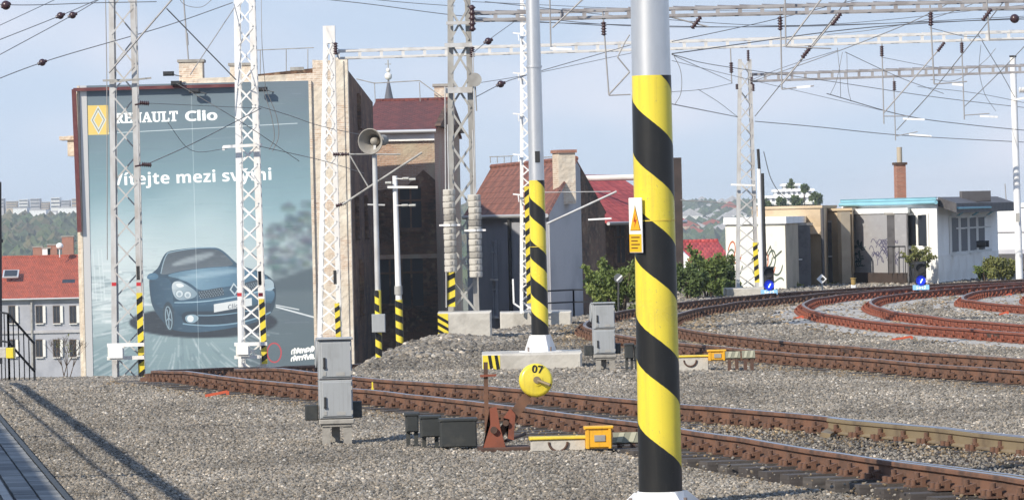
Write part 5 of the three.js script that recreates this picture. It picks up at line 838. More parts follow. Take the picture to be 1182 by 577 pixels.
// ---------------------------------------------------------------- the other old houses beyond the embankment
const lowY = -16;
{ // brick house with dark red roof
  const Z = 196, A = at(501, 152, Z), B = at(418, 152, Z), g = at(530, 152, Z + 19).sub(A).setY(0);
  const h = gableHouse('brick_house', 'brick house with dark red sheet roof beside the tenement', { A: A.clone().setY(0), B: B.clone().setY(0), g, y0: lowY, ye: A.y + .05, yr: at(515, 117, Z + 9).y, wall: M.brickWarm, roof: M.tileDark, over: .4, ends: .1, gutter: true });
  const r = V(1, 0, 0), n = V(0, 0, 1);
  for (const [x, y, w, hh] of [[475, 325, 1.1, 2.2], [450, 325, 1.0, 2.0], [474, 240, 1.0, 1.8]]) windowOn(h.t, at(x, y, Z).setZ(-Z + .04), r, n, w, hh, { frame: M.sootShade, glass: M.dark, sillM: M.sootShade });
  part('cornice', [box((A.x + B.x) / 2, A.y - .22, -Z + .06, A.x - B.x, .3, .16)], M.plasterWhite, h.t); part('string_course', box((A.x + B.x) / 2, at(470, 296, Z).y, -Z + .06, A.x - B.x, .18, .14), M.brickWarm, h.t);
  part('fire_wall', plate([A.clone().add(V(.02, .25, .05)), A.clone().add(g).setY(A.y + .25).add(V(.02, 0, 0)), A.clone().add(g.clone().multiplyScalar(.5)).setY(at(515, 114, Z + 9).y).add(V(.02, 0, 0))], .25, V(-g.z, 0, g.x).multiplyScalar(-1)), M.sootShade, h.t);
  part('shade_soot_render', plate([V(B.x, lowY, -Z + .03), V(A.x, lowY, -Z + .03), V(A.x, at(500, 208, Z).y, -Z + .03), V(A.x - .5, at(480, 196, Z).y, -Z + .03), V(A.x - 1.2, at(470, 214, Z).y, -Z + .03), V(B.x, at(440, 222, Z).y, -Z + .03)], .02, V(0, 0, 1)), M.sootShade, h.t);  // shade of the lower front painted in as a dark, sooty sheet
  const c = at(513, 119, Z + 10); chimney(h.t, c.clone().setY(c.y - 1), .9, .8, 1.8, M.gable);
  part('roof_rail', [rod(at(411, 91, Z + 9), at(432, 96, Z + 9), .025), rod(at(432, 96, Z + 9), at(484, 93, Z + 9), .025), rod(at(484, 93, Z + 9), at(510, 112, Z + 9), .025), ...[432, 484].map(x => rod(at(x, 95, Z + 9), at(x + 1, 119, Z + 9), .02))], M.mastDim, h.t);
}
{ // church spire far behind
  const b = at(449, 130, 600), t = thing('church_spire', 'dark needle church spire with pale ball above the red roof', 'spire', b.clone().setY(-16)); const y = p => at(449, p, 600).y;
  part('tower', rod(V(b.x, -16, b.z), V(b.x, y(122), b.z), 2.2, 8), M.gable, t); part('needle', rod(V(b.x, y(122), b.z), V(b.x, y(92), b.z), .75, 8, .1), std([.09, .09, .11], .7), t); part('ball', [ball(V(b.x, y(88), b.z), .5), ball(V(b.x, y(81), b.z), .3)], M.white, t); part('cross', [rod(V(b.x, y(90), b.z), V(b.x, y(69), b.z), .09), bar(V(b.x - .4, y(74), b.z), V(b.x + .4, y(74), b.z), .1, .1)], M.mastDim, t);
}
{ // house with brown tiles and grey gable
  const Z = 172, A = at(633, 248, Z), B = at(538, 248, Z + 22), g = at(697, 248, Z + 9).sub(A).setY(0);
  const h = gableHouse('tiled_house', 'grey house with brown tiled roof behind the slimmer striped pole', { A: A.clone().setY(0), B: B.clone().setY(0), g, y0: lowY, ye: A.y + .1, yr: at(660, 186, Z + 4.5).y, wall: M.bluegrey, roof: M.tileBrown, over: .4, ends: .15, gutter: true });
  const gn = V(g.z, 0, -g.x).normalize(); if (gn.z < 0) gn.negate(); const gr = g.clone().normalize();
  part('gable_face', plate([A.clone().setY(lowY), A.clone().add(g).setY(lowY), A.clone().add(g).setY(A.y + .1), A.clone().add(g.clone().multiplyScalar(.5)).setY(at(660, 186, Z + 4.5).y), A.clone().setY(A.y + .1)].map(p => p.addScaledVector(gn, .03)), .03, gn), M.greyWall, h.t);
  { const q = f => A.clone().addScaledVector(g, f).addScaledVector(gn, .045), ya = at(660, 186, Z + 4.5).y, top = f => ya - (ya - A.y - .1) * Math.abs(f - .5) * 2; part('dark_panel', plate([q(.57).setY(lowY), q(1).setY(lowY), q(1).setY(top(1)), q(.57).setY(top(.57))], .03, gn), M.sootShade, h.t); }
  const c = at(651, 190, Z + 2.8); const ck = chimney(h.t, c.clone().setY(c.y - 1.5), .66, .9, 2.0, M.gable, { ry: .25, cap: M.brickRed });
  const er = B.clone().sub(A).setY(0).normalize(), en = V(er.z, 0, -er.x); if (en.z < 0) en.negate();
  for (const [f, y] of [[.25, 300], [.62, 300], [.62, 345]]) { const p = A.clone().lerp(B, f); p.y = at(600, y, Z + 8).y; windowOn(h.t, p.addScaledVector(en, .03), er.clone().negate(), en, .9, 1.5, { frame: M.bluegrey }); }
  part('downpipe', [rod(A.clone().lerp(B, .42).addScaledVector(en, .1).setY(lowY), A.clone().lerp(B, .42).addScaledVector(en, .1).setY(A.y), .07, 8)], M.dark, h.t);
  part('roof_rail', [rod(at(565, 181, Z + 14), at(592, 180, Z + 12), .02), ...[566, 574, 582, 590].map(x => rod(at(x, 181, Z + 13), at(x, 188, Z + 13), .018)), rod(at(615, 182, Z + 9), at(640, 181, Z + 6), .02)], M.mastDim, h.t);
}
{ // house with bright red roof, mostly behind the near pole
  const Z = 196, A = at(784, 252, Z + 8), B = at(696, 252, Z), g = V(-5.2, 0, -2.6);
  const h = gableHouse('red_roof_house', 'dark walled house with bright red roof behind the near pole', { A: A.clone().setY(0), B: B.clone().setY(0), g, y0: lowY, ye: A.y, yr: at(690, 206, Z + 4).y, wall: M.sootShade, roof: M.tileRed, over: .3, ends: .1, gutter: true });
  part('ridge_flashing', rod(at(676, 206, Z + 3.6), at(776, 203.5, Z + 3.6), .13, 8), M.white, h.t);
  const w = at(781, 182, Z - 1); part('fire_wall', prism([[at(775.5, 200, Z - 1).x, -Z + 1.2], [at(787, 200, Z - 1).x, -Z + 1.2], [at(787, 200, Z - 1).x, -Z - 4], [at(775.5, 200, Z - 1).x, -Z - 4]], lowY, w.y), M.darkWall, h.t); part('aerial', rod(at(732, 204, Z + 3), at(731, 175, Z + 3), .02), M.wireGrey, h.t);  // fire wall stands in shade; the shade is put into its near-black colour
  { const e = A.clone().sub(B).setY(0).normalize(), n = V(-e.z, 0, e.x); if (n.z < 0) n.negate(); for (const f of [.2, .6]) { const p = B.clone().lerp(A, f); p.y = at(712, 282, Z).y; windowOn(h.t, p.addScaledVector(n, .03), e, n, 1.1, 1.7, { frame: M.sootShade, glass: M.dark, sillM: M.sootShade }); } }
}
{ // low pent house seen above the bushes right of the pole
  const Z = 230, A = at(838, 303, Z), B = at(803, 303, Z), g = V(-1.1, 0, -4.5); const h = gableHouse('small_house', 'small pale house with low red roof above the bushes', { A: A.clone().setY(0), B: B.clone().setY(0), g, y0: lowY, ye: A.y, yr: at(795, 281, Z + 2).y, wall: M.plasterWhite, roof: M.tileRed, over: .25, ends: .3 });
  part('end_wall', prism([[at(788, 300, Z).x, -Z - .6], [at(803, 300, Z).x, -Z], [at(803, 300, Z).x, -Z - 4], [at(788, 300, Z).x, -Z - 4]], lowY, [at(788, 290, Z).y, at(803, 303, Z).y, at(803, 290, Z).y, at(790, 284, Z).y]), M.plasterWhite, h.t);
}
{ // long house with red roof at the far left
  const Z = 430, A = at(120, 340, Z), B = at(-60, 343, Z), g = V(0, 0, -11); const yE = at(40, 341.5, Z).y;
  const h = gableHouse('long_house', 'long pale house with orange red roof at the far left', { A: A.clone().setY(0), B: B.clone().setY(0), g, y0: -16.5, ye: yE, yr: at(40, 297, Z + 5.5).y, wall: M.bluegrey, roof: M.tileOrange, over: .5, ends: .2, gutter: true });
  for (const y of [363, 402]) for (const x of [-9, 13, 44.5, 64.5, 83.5]) windowOn(h.t, at(x, y, Z).setZ(-Z + .05), V(1, 0, 0), V(0, 0, 1), .62, 1.6, { frame: M.frameD, cross: false }), part('lit_reveal', box(at(x, y, Z).x + .46, at(x, y, Z).y, -Z + .1, .26, 1.6, .12), M.frameW, h.t);  // white strip beside each window paints its sunlit reveal
  for (const y of [345, 383]) part('string_course', box((A.x + B.x) / 2, at(40, y, Z).y, -Z + .06, A.x - B.x, .28, .2), M.greyWall, h.t); part('downpipe', rod(at(35.5, 343, Z).setZ(-Z + .15), at(37, 425, Z).setZ(-Z + .15), .11, 8), M.mastDim, h.t);
  for (const [x, y] of [[12, 318], [46, 327], [79, 326]]) { const p = at(x, y, Z + 2.4); const s = part('skylight', [box(p.x, p.y + .15, p.z + .35, 1.5, .12, 1.3, 0, 0, .55)], M.sheet, h.rf); part('pane', [box(p.x, p.y + .2, p.z + .38, 1.2, .1, 1.0, 0, 0, .55)], M.glass, s); }
  for (const [x, w, hh, m] of [[43, .9, 1.2, M.brickRed], [53, .8, 1.1, M.plasterWhite], [60, .9, 1.4, M.brickRed], [78, 1.1, 2.2, M.brickRed]]) { const p = at(x, 297, Z + 6); chimney(h.t, p.clone().setY(p.y - .6), w, .8, hh + .4, m); }
  const d = at(73, 290, Z + 4); part('dish_mast', [rod(at(68, 297, Z + 4), at(68, 281, Z + 4), .05), ball(at(68, 284, Z + 4), .35, .9)], M.whiteClean, h.t);
}

// ---------------------------------------------------------------- huts on the right
function graffitiTexture(w, h, bg, strokes) { const cv = document.createElement('canvas'); cv.width = w; cv.height = h; const x = cv.getContext('2d'); x.fillStyle = bg; x.fillRect(0, 0, w, h); for (let i = 0; i < 260; i++) { x.fillStyle = `rgba(${rnd() < .5 ? '90,80,66' : '255,252,244'},${rnd() * .06})`; x.beginPath(); x.ellipse(rnd() * w, rnd() * h, 5 + rnd() * 40, 4 + rnd() * 30, 0, 0, 7); x.fill(); } strokes(x); const t = new THREE.CanvasTexture(cv); t.colorSpace = THREE.SRGBColorSpace; return t; }
function frontPrint(parent, name, a, b, y0, y1, off, t) { // print on a vertical wall from a to b
  const w = Math.hypot(b.x - a.x, b.z - a.z), g = new THREE.PlaneGeometry(w, y1 - y0); const d = V(b.x - a.x, 0, b.z - a.z).normalize(), n = V(-d.z, 0, d.x); if (n.z < 0) n.negate(); g.rotateY(-Math.atan2(d.z, d.x)); const c = a.clone().add(b).multiplyScalar(.5).addScaledVector(n, off); g.translate(c.x, (y0 + y1) / 2, c.z); return part(name, g, mapped(t, .9), parent, { keepUV: true }); }
const flat = p => V(p.x, 0, p.z);
function hut(name, label, cx, cl_, cr, yt, yb, o) { // corner column, left end and right end given with distances
  const C = flat(at(cx[0], yt, cx[1])), Lf = flat(at(cl_[0], yt, cl_[1])), R = flat(at(cr[0], yt, cr[1])), Bk = Lf.clone().add(R).sub(C); const top = at(cx[0], yt, cx[1]).y, g = lay(C.x, cx[1]) - .15;
  const t = thing(name, label, 'building', V((Lf.x + R.x) / 2, g, (Lf.z + R.z) / 2)); const f = [[C.x, C.z], [Lf.x, Lf.z], [Bk.x, Bk.z], [R.x, R.z]]; part('wall', prism(f, g, top), o.wall, t);
  const mid = C.clone().add(Bk).multiplyScalar(.5), gr = (k, p) => { const v = V(p[0] - mid.x, 0, p[1] - mid.z); return [mid.x + v.x * k, mid.z + v.z * k]; }; part('roof', prism(f.map(p => gr(o.over || 1.04, p)), top + .002, top + (o.lip || .12)), o.roof || o.wall, t);
  const ln = Lf.clone().sub(C).normalize(), rn = R.clone().sub(C).normalize(); return { t, C, L: Lf, R, top, g, ln, rn, nl: rn.clone().negate(), nr: ln.clone().negate() };
}
function doorOn(h, frac, w, hh, m, side = 'R', y0 = .15) { const a = h.C.clone().lerp(side === 'R' ? h.R : h.L, frac), n = side === 'R' ? h.nr : h.nl, ry = Math.atan2(n.x, n.z); const c = a.addScaledVector(n, .02); const d = part('door', box(c.x, h.g + y0 + hh / 2, c.z, w, hh, .08, ry), m, h.t); part('frame', [box(c.x, h.g + y0 + hh + .03, c.z, w + .16, .07, .12, ry)], M.concreteDark, d); const q = c.clone().addScaledVector(n, .06); part('handle', box(q.x, h.g + y0 + hh * .45, q.z, .12, .03, .04, ry), M.sheet, d); }
M.doorDark = mapped(grime([.10, .095, .10], [.06, .055, .06], .8, 120, .8), .7);
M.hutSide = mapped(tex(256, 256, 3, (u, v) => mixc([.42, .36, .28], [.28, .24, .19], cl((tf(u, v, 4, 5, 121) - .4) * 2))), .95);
{
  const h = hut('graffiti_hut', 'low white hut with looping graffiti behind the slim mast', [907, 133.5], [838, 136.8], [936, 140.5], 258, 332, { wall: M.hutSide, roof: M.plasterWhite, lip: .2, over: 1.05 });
  const gt = graffitiTexture(768, 640, '#e9e4d8', x => { x.lineCap = 'round'; x.lineJoin = 'round'; x.translate(-10, 150); x.scale(1.05, 1.6); x.strokeStyle = '#566258'; x.lineWidth = 13; const blob = (a, b, s) => { x.beginPath(); x.moveTo(a, b); x.bezierCurveTo(a + 60 * s, b - 120 * s, a + 150 * s, b - 40 * s, a + 90 * s, b + 40 * s); x.bezierCurveTo(a + 30 * s, b + 110 * s, a + 170 * s, b + 130 * s, a + 200 * s, b + 40 * s); x.stroke(); }; blob(10, 120, 1); blob(380, 70, 1); blob(520, 120, .9); x.strokeStyle = '#b5664a'; x.lineWidth = 12; blob(430, 130, .9); blob(40, 60, .8); x.strokeStyle = '#4a5248'; x.beginPath(); x.moveTo(330, 120); x.lineTo(420, 60); x.lineTo(470, 130); x.lineTo(560, 40); x.lineTo(600, 110); x.lineTo(690, 70); x.stroke(); x.strokeStyle = '#6c766a'; x.beginPath(); x.moveTo(340, 190); x.bezierCurveTo(420, 280, 470, 160, 560, 240); x.bezierCurveTo(600, 280, 660, 200, 710, 240); x.stroke(); x.fillStyle = '#a9b3a6'; x.globalAlpha = .5; x.beginPath(); x.ellipse(380, 130, 40, 30, .4, 0, 7); x.fill(); });
  const m = frontPrint(h.t, 'painted_front', h.L, h.C, h.g + .1, h.top, .012, gt); doorOn(h, .5, .75, 1.85, M.doorDark, 'R'); part('hatch', (() => { const c = h.C.clone().lerp(h.L, .32); return box(c.x, h.g + .75, c.z, .45, .65, .06, Math.atan2(h.nl.x, h.nl.z)); })(), M.mastDim, h.t);
  // hazard paint on the exposed corner
  for (let i = 0; i < 5; i++) { const a = h.C.clone().lerp(h.L, .012), b = h.C.clone().lerp(h.L, .075), y = h.g + .3 + i * .24; part('corner_stripe', plate([a.clone().setY(y), b.clone().setY(y + .1), b.clone().setY(y + .2), a.clone().setY(y + .1)].map(p => p.addScaledVector(h.nl, .018)), .004, h.nl), M.orange, h.t); }
}
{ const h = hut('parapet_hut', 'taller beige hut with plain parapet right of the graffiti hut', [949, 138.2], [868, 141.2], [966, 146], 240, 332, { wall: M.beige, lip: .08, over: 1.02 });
  part('ledge', (() => { const a = h.L.clone().addScaledVector(h.nl, .08), b = h.C.clone().addScaledVector(h.nl, .08); return bar(a.setY(at(949, 266, 143).y), b.setY(at(949, 266, 143).y), .1, .25); })(), M.beige, h.t); part('drainpipe', rod(V(h.C.x, h.g, h.C.z + .12), V(h.C.x, h.top, h.C.z + .12), .05, 8), M.doorDark, h.t); }
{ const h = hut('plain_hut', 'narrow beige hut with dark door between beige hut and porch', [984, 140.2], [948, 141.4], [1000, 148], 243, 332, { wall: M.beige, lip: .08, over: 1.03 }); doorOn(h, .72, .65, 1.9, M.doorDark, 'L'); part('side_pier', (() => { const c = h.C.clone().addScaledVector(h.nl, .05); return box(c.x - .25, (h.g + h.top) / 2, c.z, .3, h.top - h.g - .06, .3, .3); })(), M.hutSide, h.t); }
{ // porch with rounded roof edge
  const h = hut('porch', 'pale graffiti covered porch with rounded roof corner before the white hut', [1047, 138], [982, 141.4], [1056, 141.5], 246, 326, { wall: M.greyWall, lip: .16, roof: M.plasterWhite, over: 1.05 });
  const gt = graffitiTexture(768, 768, '#9d9c9f', x => { x.lineCap = 'round'; x.strokeStyle = '#4e4c66'; x.lineWidth = 9; for (let i = 0; i < 34; i++) { const a = 260 + rnd() * 300, b = 300 + rnd() * 260; x.beginPath(); x.moveTo(a, b); x.bezierCurveTo(a + 40, b - 130, a + 90, b + 100, a + 50 + rnd() * 60, b - 60 + rnd() * 160); x.stroke(); } x.strokeStyle = '#24474e'; x.lineWidth = 12; for (let i = 0; i < 16; i++) { const a = 20 + rnd() * 160, b = 330 + rnd() * 260; x.beginPath(); x.moveTo(a, b); x.bezierCurveTo(a + 60, b - 90, a - 30, b + 90, a + 70, b + 40); x.stroke(); } });
  frontPrint(h.t, 'painted_front', h.L, h.C, h.g + .35, h.top - .02, .012, gt); doorOn(h, .22, .42, 1.75, M.doorDark, 'L', .5);
  part('loading_ramp', (() => { const a = h.L.clone(), b = h.C.clone(), o = h.nl.clone().multiplyScalar(.55); return prism([[a.x, a.z], [b.x, b.z], [b.x + o.x, b.z + o.z], [a.x + o.x, a.z + o.z]], h.g, h.g + .5); })(), M.darkWall, h.t);
  const a = h.C.clone().addScaledVector(h.nl, .9).setY(h.g + 1.3), b = a.clone().addScaledVector(h.ln, 1.1); part('hand_rail', [bar(a, b, .03, .03), ...[0, .35, .7, 1].map(f => bar(a.clone().lerp(b, f), a.clone().lerp(b, f).add(V(0, -.85, 0)), .025, .025))], M.dark, h.t);
}
{ // white station hut
  M.glassPale = std([.16, .17, .19], .2); const h = hut('station_hut', 'white station hut with light blue roof edge and brick chimney', [1082, 137], [972, 144], [1152, 149], 232, 326, { wall: M.plasterWhite, roof: M.concreteDark, lip: .05, over: 1.02 });
  const c = h.C.clone().lerp(h.L, .185).addScaledVector(h.nl, .012); c.y = at(1062, 266, 138).y; const w1 = .56; for (const s of [-.4, .4]) windowOn(h.t, c.clone().addScaledVector(h.ln, s), h.ln.clone().negate(), h.nl, w1, .98, { frame: M.frameW, cross: false });
  // blue fascia and gutter over the lit side
  const a = h.C.clone().addScaledVector(h.nl, .25).addScaledVector(h.ln, -.05), b = h.L.clone().addScaledVector(h.nl, .25); part('fascia', [plate([a.clone().setY(h.top + .03), b.clone().setY(h.top + .03), b.clone().setY(h.top + .12), a.clone().setY(h.top + .12)], .05, h.nl), plate([a.clone().setY(h.top + .12), b.clone().setY(h.top + .12), b.clone().addScaledVector(h.nl, -.3).setY(h.top + .12), a.clone().addScaledVector(h.nl, -.3).setY(h.top + .12)], .03, UP)], M.skyBlue, h.t); part('gutter', rod(a.clone().setY(h.top - .04), b.clone().setY(h.top - .04), .06, 8), M.skyBlue, h.t);
  const k = at(1040, 225, 144), ck = part('chimney', box(k.x, k.y + .2, k.z, .3, 1.55, .32, .2), M.brickRed, h.t); part('chimney_cap', box(k.x, k.y + .98, k.z, .38, .08, .4, .2), M.rustDark, ck); part('flue', rod(V(k.x, k.y + 1, k.z), V(k.x, k.y + 1.5, k.z), .085, 12), M.hutSide, ck);
  // glazed shade side with awning
  const P = (f, y, o = 0) => h.C.clone().lerp(h.R, f).addScaledVector(h.nr, o).setY(y); const yTop = at(1110, 250, 143).y, yBot = at(1110, 290, 143).y, ww = h.C.distanceTo(h.R);
  for (let i = 0; i < 4; i++) windowOn(h.t, P(.22 + i * .145, (yTop + yBot) / 2, .015), h.rn, h.nr, ww * .068, yTop - yBot, { frame: M.frameW, sill: i === 0, glass: M.glassPale });
  const up = h.top + .12; part('awning', plate([P(.02, up, .0), P(1.0, up, .0), P(1.03, up - .2, 1.2), P(.05, up - .2, 1.2)], .28, UP), M.doorDark, h.t);
  for (const f of [.25, .5, .75]) part('awning_strut', bar(P(f, h.top - .55, .02), P(f, up - .4, 1.0), .04, .04), M.skyBlue, h.t); part('awning_edge', bar(P(.06, up - .34, 1.22), P(.6, up - .34, 1.22), .08, .05), M.skyBlue, h.t);
  const sgc = P(.42, up + .0, .9), ry = Math.atan2(h.nr.x, h.nr.z); part('sign_box', bev(sgc.x, sgc.y, sgc.z, 1.0, .34, .16, .02, ry), M.doorDark, h.t); part('flood_lamp', [-.35, .35].map(s => { const p = P(.62, at(1120, 281, 147).y, .3).addScaledVector(h.rn, s); return bev(p.x, p.y, p.z, .42, .2, .25, .04, ry); }), M.dark, h.t); { const p = P(.62, at(1120, 281, 147).y, .34); part('lamp_glass', ball(p, .08), M.whiteClean, h.t); }
  part('stained_corner', (() => { const a = P(.0, 0, .012), d = P(1, 0, .012); return plate([a.clone().setY(h.g + .05), d.clone().setY(h.g + .05), d.clone().setY(h.g + 1.0), a.clone().setY(h.g + 1.0)], .01, h.nr); })(), M.white, h.t);
}
{ const h = hut('white_shed', 'plain white flat roofed shed at the right edge', [1230, 163], [1138, 166], [1260, 172], 238, 322, { wall: M.plasterWhite, lip: .15, over: 1.02 }); part('plinth_band', (() => { const a = h.L.clone().addScaledVector(h.nl, .03), b = h.C.clone().addScaledVector(h.nl, .03); return bar(a.setY(at(1160, 268, 164).y), b.setY(at(1160, 268, 164).y), .06, .06); })(), M.greyWall, h.t); part('aerial', rod(at(1163, 239, 165), at(1161, 212, 165), .02), M.wireGrey, h.t); part('low_wall', (() => { const a = h.L.clone().addScaledVector(h.nl, .8), b = h.C.clone().addScaledVector(h.nl, .8); return bar(a.setY(h.g + .45), b.setY(h.g + .45), 1.1, .2); })(), M.greyWall, h.t); }

// ---------------------------------------------------------------- bushes and trees
const leafMat = (r, g, b) => new THREE.MeshPhysicalMaterial({ color: new THREE.Color().setRGB(r, g, b), roughness: .75, side: THREE.DoubleSide, transmission: .25, thickness: 0 });
const LEAF = [leafMat(.13, .18, .035), leafMat(.19, .24, .05), leafMat(.09, .135, .03), leafMat(.19, .20, .055)];
function leaves(c, rx, ry, rz, clumps, per, size) {
  const pos = [], nor = []; const tri = (a, b, d, n) => { for (const p of [a, b, d]) { pos.push(p.x, p.y, p.z); nor.push(n.x, n.y, n.z); } };
  for (let k = 0; k < clumps; k++) {
    const u = V(rr(-1, 1), rr(-1, 1), rr(-1, 1)); if (u.length() > 1) u.normalize(); u.multiplyScalar(.45 + .65 * rnd()); const cc = V(c.x + u.x * rx, c.y + u.y * ry, c.z + u.z * rz), R = rr(.1, .32) * Math.min(rx, ry);
    for (let i = 0; i < per; i++) {
      const d = V(rr(-1, 1), rr(-1, 1), rr(-1, 1)).normalize().multiplyScalar(R * Math.pow(rnd(), .4)); const p = cc.clone().add(d).add(V(0, -.0, 0)); const n = V(rr(-1, 1), rr(-.1, 1.2), rr(-1, 1)).normalize(), t = V(rr(-1, 1), rr(-.6, .3), rr(-1, 1)).cross(n).normalize(), b = n.clone().cross(t), L = size * rr(.7, 1.3), w = L * .5;
      const tip = p.clone().addScaledVector(t, L), l = p.clone().addScaledVector(t, L * .5).addScaledVector(b, w * .6).addScaledVector(n, L * .1), r = p.clone().addScaledVector(t, L * .5).addScaledVector(b, -w * .6).addScaledVector(n, L * .1); tri(p, l, tip, n); tri(p, tip, r, n);
    }
  }
  const g = new THREE.BufferGeometry(); g.setAttribute('position', new THREE.Float32BufferAttribute(pos, 3)); g.setAttribute('normal', new THREE.Float32BufferAttribute(nor, 3)); g.setAttribute('uv', new THREE.Float32BufferAttribute(new Float32Array(pos.length / 3 * 2), 2)); g.computeVertexNormals(); return g;
}
M.bark = mapped(grime([.12, .085, .06], [.07, .05, .04], .5, 130, .8), .95);
function bush(name, label, c, rx, ry, rz, clumps, per, size, mi, group) {
  const g = lay(c.x, -c.z), foot = Math.min(c.y - ry, Math.max(g, c.y - ry - 2)); const t = thing(name, label, name.includes('tree') ? 'tree' : 'bush', V(c.x, foot, c.z), group);
  const stems = []; for (let i = 0; i < 5; i++) { const b = V(c.x + rr(-.15, .15) * rx, foot - .1, c.z + rr(-.15, .15) * rz), m = V(c.x + rr(-.5, .5) * rx, c.y, c.z + rr(-.5, .5) * rz), e = V(c.x + rr(-.8, .8) * rx, c.y + rr(.2, .7) * ry, c.z + rr(-.7, .7) * rz); stems.push(rod(b, m, .03, 5, .02), rod(m, e, .02, 5, .007)); }
  const sprays = []; for (let i = 0; i < 9; i++) { const a = rr(0, 6.28), e = rr(.1, 1.1), d = V(Math.cos(a) * Math.cos(e) * rx, Math.sin(e) * ry, Math.sin(a) * Math.cos(e) * rz), p0 = V(c.x, c.y - ry * .3, c.z).addScaledVector(d, .4), p1 = V(c.x, c.y, c.z).addScaledVector(d, rr(1.05, 1.45)).add(V(0, -rr(0, .25) * ry, 0)); stems.push(rod(p0, p1, .012, 4, .004)); for (let q = 0; q < 5; q++) { const s = .45 + q * .14, m = p0.clone().lerp(p1, s); sprays.push(leaves(m, .06 + .04 * rx, .05 + .03 * ry, .06 + .04 * rx, 3, Math.round(per * .12), size)); } }
  part('trunk', stems, M.bark, t); part('crown', [leaves(c, rx * .92, ry * .92, rz * .92, clumps, per, size), ...sprays], LEAF[mi], t); return t;
}
const bushAt = (label, px_, py, Z, rx, ry, clumps, mi, size = .1, per = 70) => bush('leafy_bush', label, at(px_, py, Z), rx, ry, rx * .8, clumps, per, size, mi, 'bushes along the embankment edge');
bushAt('light green bush leaning left behind the farther relay cabinet', 694, 326, 105, .45, .42, 26, 1); bushAt('light green bush just left of the near pole', 718, 333, 104, .55, .62, 34, 0); bushAt('low green bush spray between gable railing and cabinet', 700, 345, 104, .5, .34, 22, 1);
bushAt('dark green bush just right of the near pole', 795, 326, 121, .55, .5, 40, 2, .11); bushAt('broad green bush below the small red roof', 815, 318, 123, .62, .66, 52, 0, .11); bushAt('green bush against the left end of the graffiti hut', 836, 324, 125, .55, .56, 42, 2, .11);
bushAt('scrubby bush with bare twigs before the white hut window', 1062, 299, 136.5, .42, .4, 20, 3, .08, 40); bushAt('yellow green bush by the white hut at the right edge', 1158, 311, 135, .5, .32, 40, 3, .09); bushAt('low weeds at the foot of the right edge pole', 1140, 315, 136, .36, .22, 20, 0, .08);
bushAt('low weeds between beige huts and far rail', 960, 331, 140, .5, .14, 14, 3, .07, 40); bushAt('thin weeds at the foot of the hut door', 915, 331, 136.4, .3, .12, 10, 3, .06, 40);
{ // bare twiggy shrub before the long house
  const c = at(72, 400, 120), t = thing('bare_shrub', 'thin bare twiggy shrub below the long house windows', 'shrub', c.clone().setY(c.y - 1)); const g = []; const grow = (p, d, L, r, n) => { const e = p.clone().addScaledVector(d, L); g.push(rod(p, e, r, 4, r * .6)); if (n) for (let i = 0; i < 3; i++) grow(e, d.clone().add(V(rr(-.7, .7), rr(-.1, .5), rr(-.7, .7))).normalize(), L * .72, r * .6, n - 1); }; for (let i = 0; i < 4; i++) grow(c.clone().add(V(rr(-.1, .1), -1, 0)), V(rr(-.4, .4), 1, rr(-.3, .3)).normalize(), .5, .016, 3); part('twigs', g, M.bark, t); part('seed_heads', leaves(c, .35, .35, .3, 12, 8, .05), LEAF[3], t);
}

// ---------------------------------------------------------------- far hills, woods and houses
function hill(name, x0, x1, z0, z1, fn, m, nx = 60, nz = 24) { const pos = [], uv = [], idx = []; for (let j = 0; j <= nz; j++) for (let i = 0; i <= nx; i++) { const x = x0 + (x1 - x0) * i / nx, z = z0 + (z1 - z0) * j / nz; pos.push(x, fn(x, z), -z); uv.push(x, z); if (i < nx && j < nz) { const a = j * (nx + 1) + i; idx.push(a, a + 1, a + nx + 1, a + 1, a + nx + 2, a + nx + 1); } } const g = new THREE.BufferGeometry(); g.setAttribute('position', new THREE.Float32BufferAttribute(pos, 3)); g.setAttribute('uv', new THREE.Float32BufferAttribute(uv, 2)); g.setIndex(idx); g.computeVertexNormals(); return struct(name, g, m); }
const M_wood = mapped(tex(256, 256, 60, (u, v) => mixc([.045, .07, .03], [.09, .10, .05], tf(u, v, 6, 5, 140))), 1);
const hillL = (x, z) => -22 + 27 * SM(z, 1100, 2700) + 5 * fb(x * .004, 1, z * .003, 3);
hill('wooded_hill', -700, 30, 1000, 3600, hillL, M_wood);
const hillR = (x, z) => -18 + 20.5 * SM(z, 1700, 3400) * (1 - SM(x / z, .052, .075)) + 3 * fb(x * .004, 4, z * .003, 3) + 15 * Math.exp(-((x - 36) ** 2) / 900 - ((z - 640) ** 2) / 30000);
hill('city_hill', 0, 420, 420, 3600, hillR, M_wood);
function wood(label, n, zone, fn, r0, r1, cols) {
  const g = new THREE.IcosahedronGeometry(1, 2), p = g.attributes.position; for (let i = 0; i < p.count; i++) { const v = V(p.getX(i), p.getY(i), p.getZ(i)); v.multiplyScalar(1 + .55 * perlin.noise(v.x * 2.3, v.y * 2.3, v.z * 2.3 + 5)); p.setXYZ(i, v.x, v.y, v.z); } g.computeVertexNormals();
  const im = shade(new THREE.InstancedMesh(g, new THREE.MeshStandardMaterial({ color: 0xffffff, roughness: 1 }), n)); im.name = numbered('far_wood'); im.userData = { kind: 'stuff', label, category: 'wood' }; const M4 = new THREE.Matrix4(), q = new THREE.Quaternion(), c = new THREE.Color();
  for (let i = 0; i < n; i++) { const [x, z] = zone(); const r = rr(r0, r1); q.setFromAxisAngle(UP, rr(0, 6.28)); M4.compose(V(x, fn(x, z) + r * .5, -z), q, V(r * rr(.7, 1.1), r * rr(.7, 1.2), r)); im.setMatrixAt(i, M4); const k = cols[(rnd() * cols.length) | 0], s = rr(.7, 1.25); c.setRGB(k[0] * s, k[1] * s, k[2] * s); im.setColorAt(i, c); } scene.add(im);
}
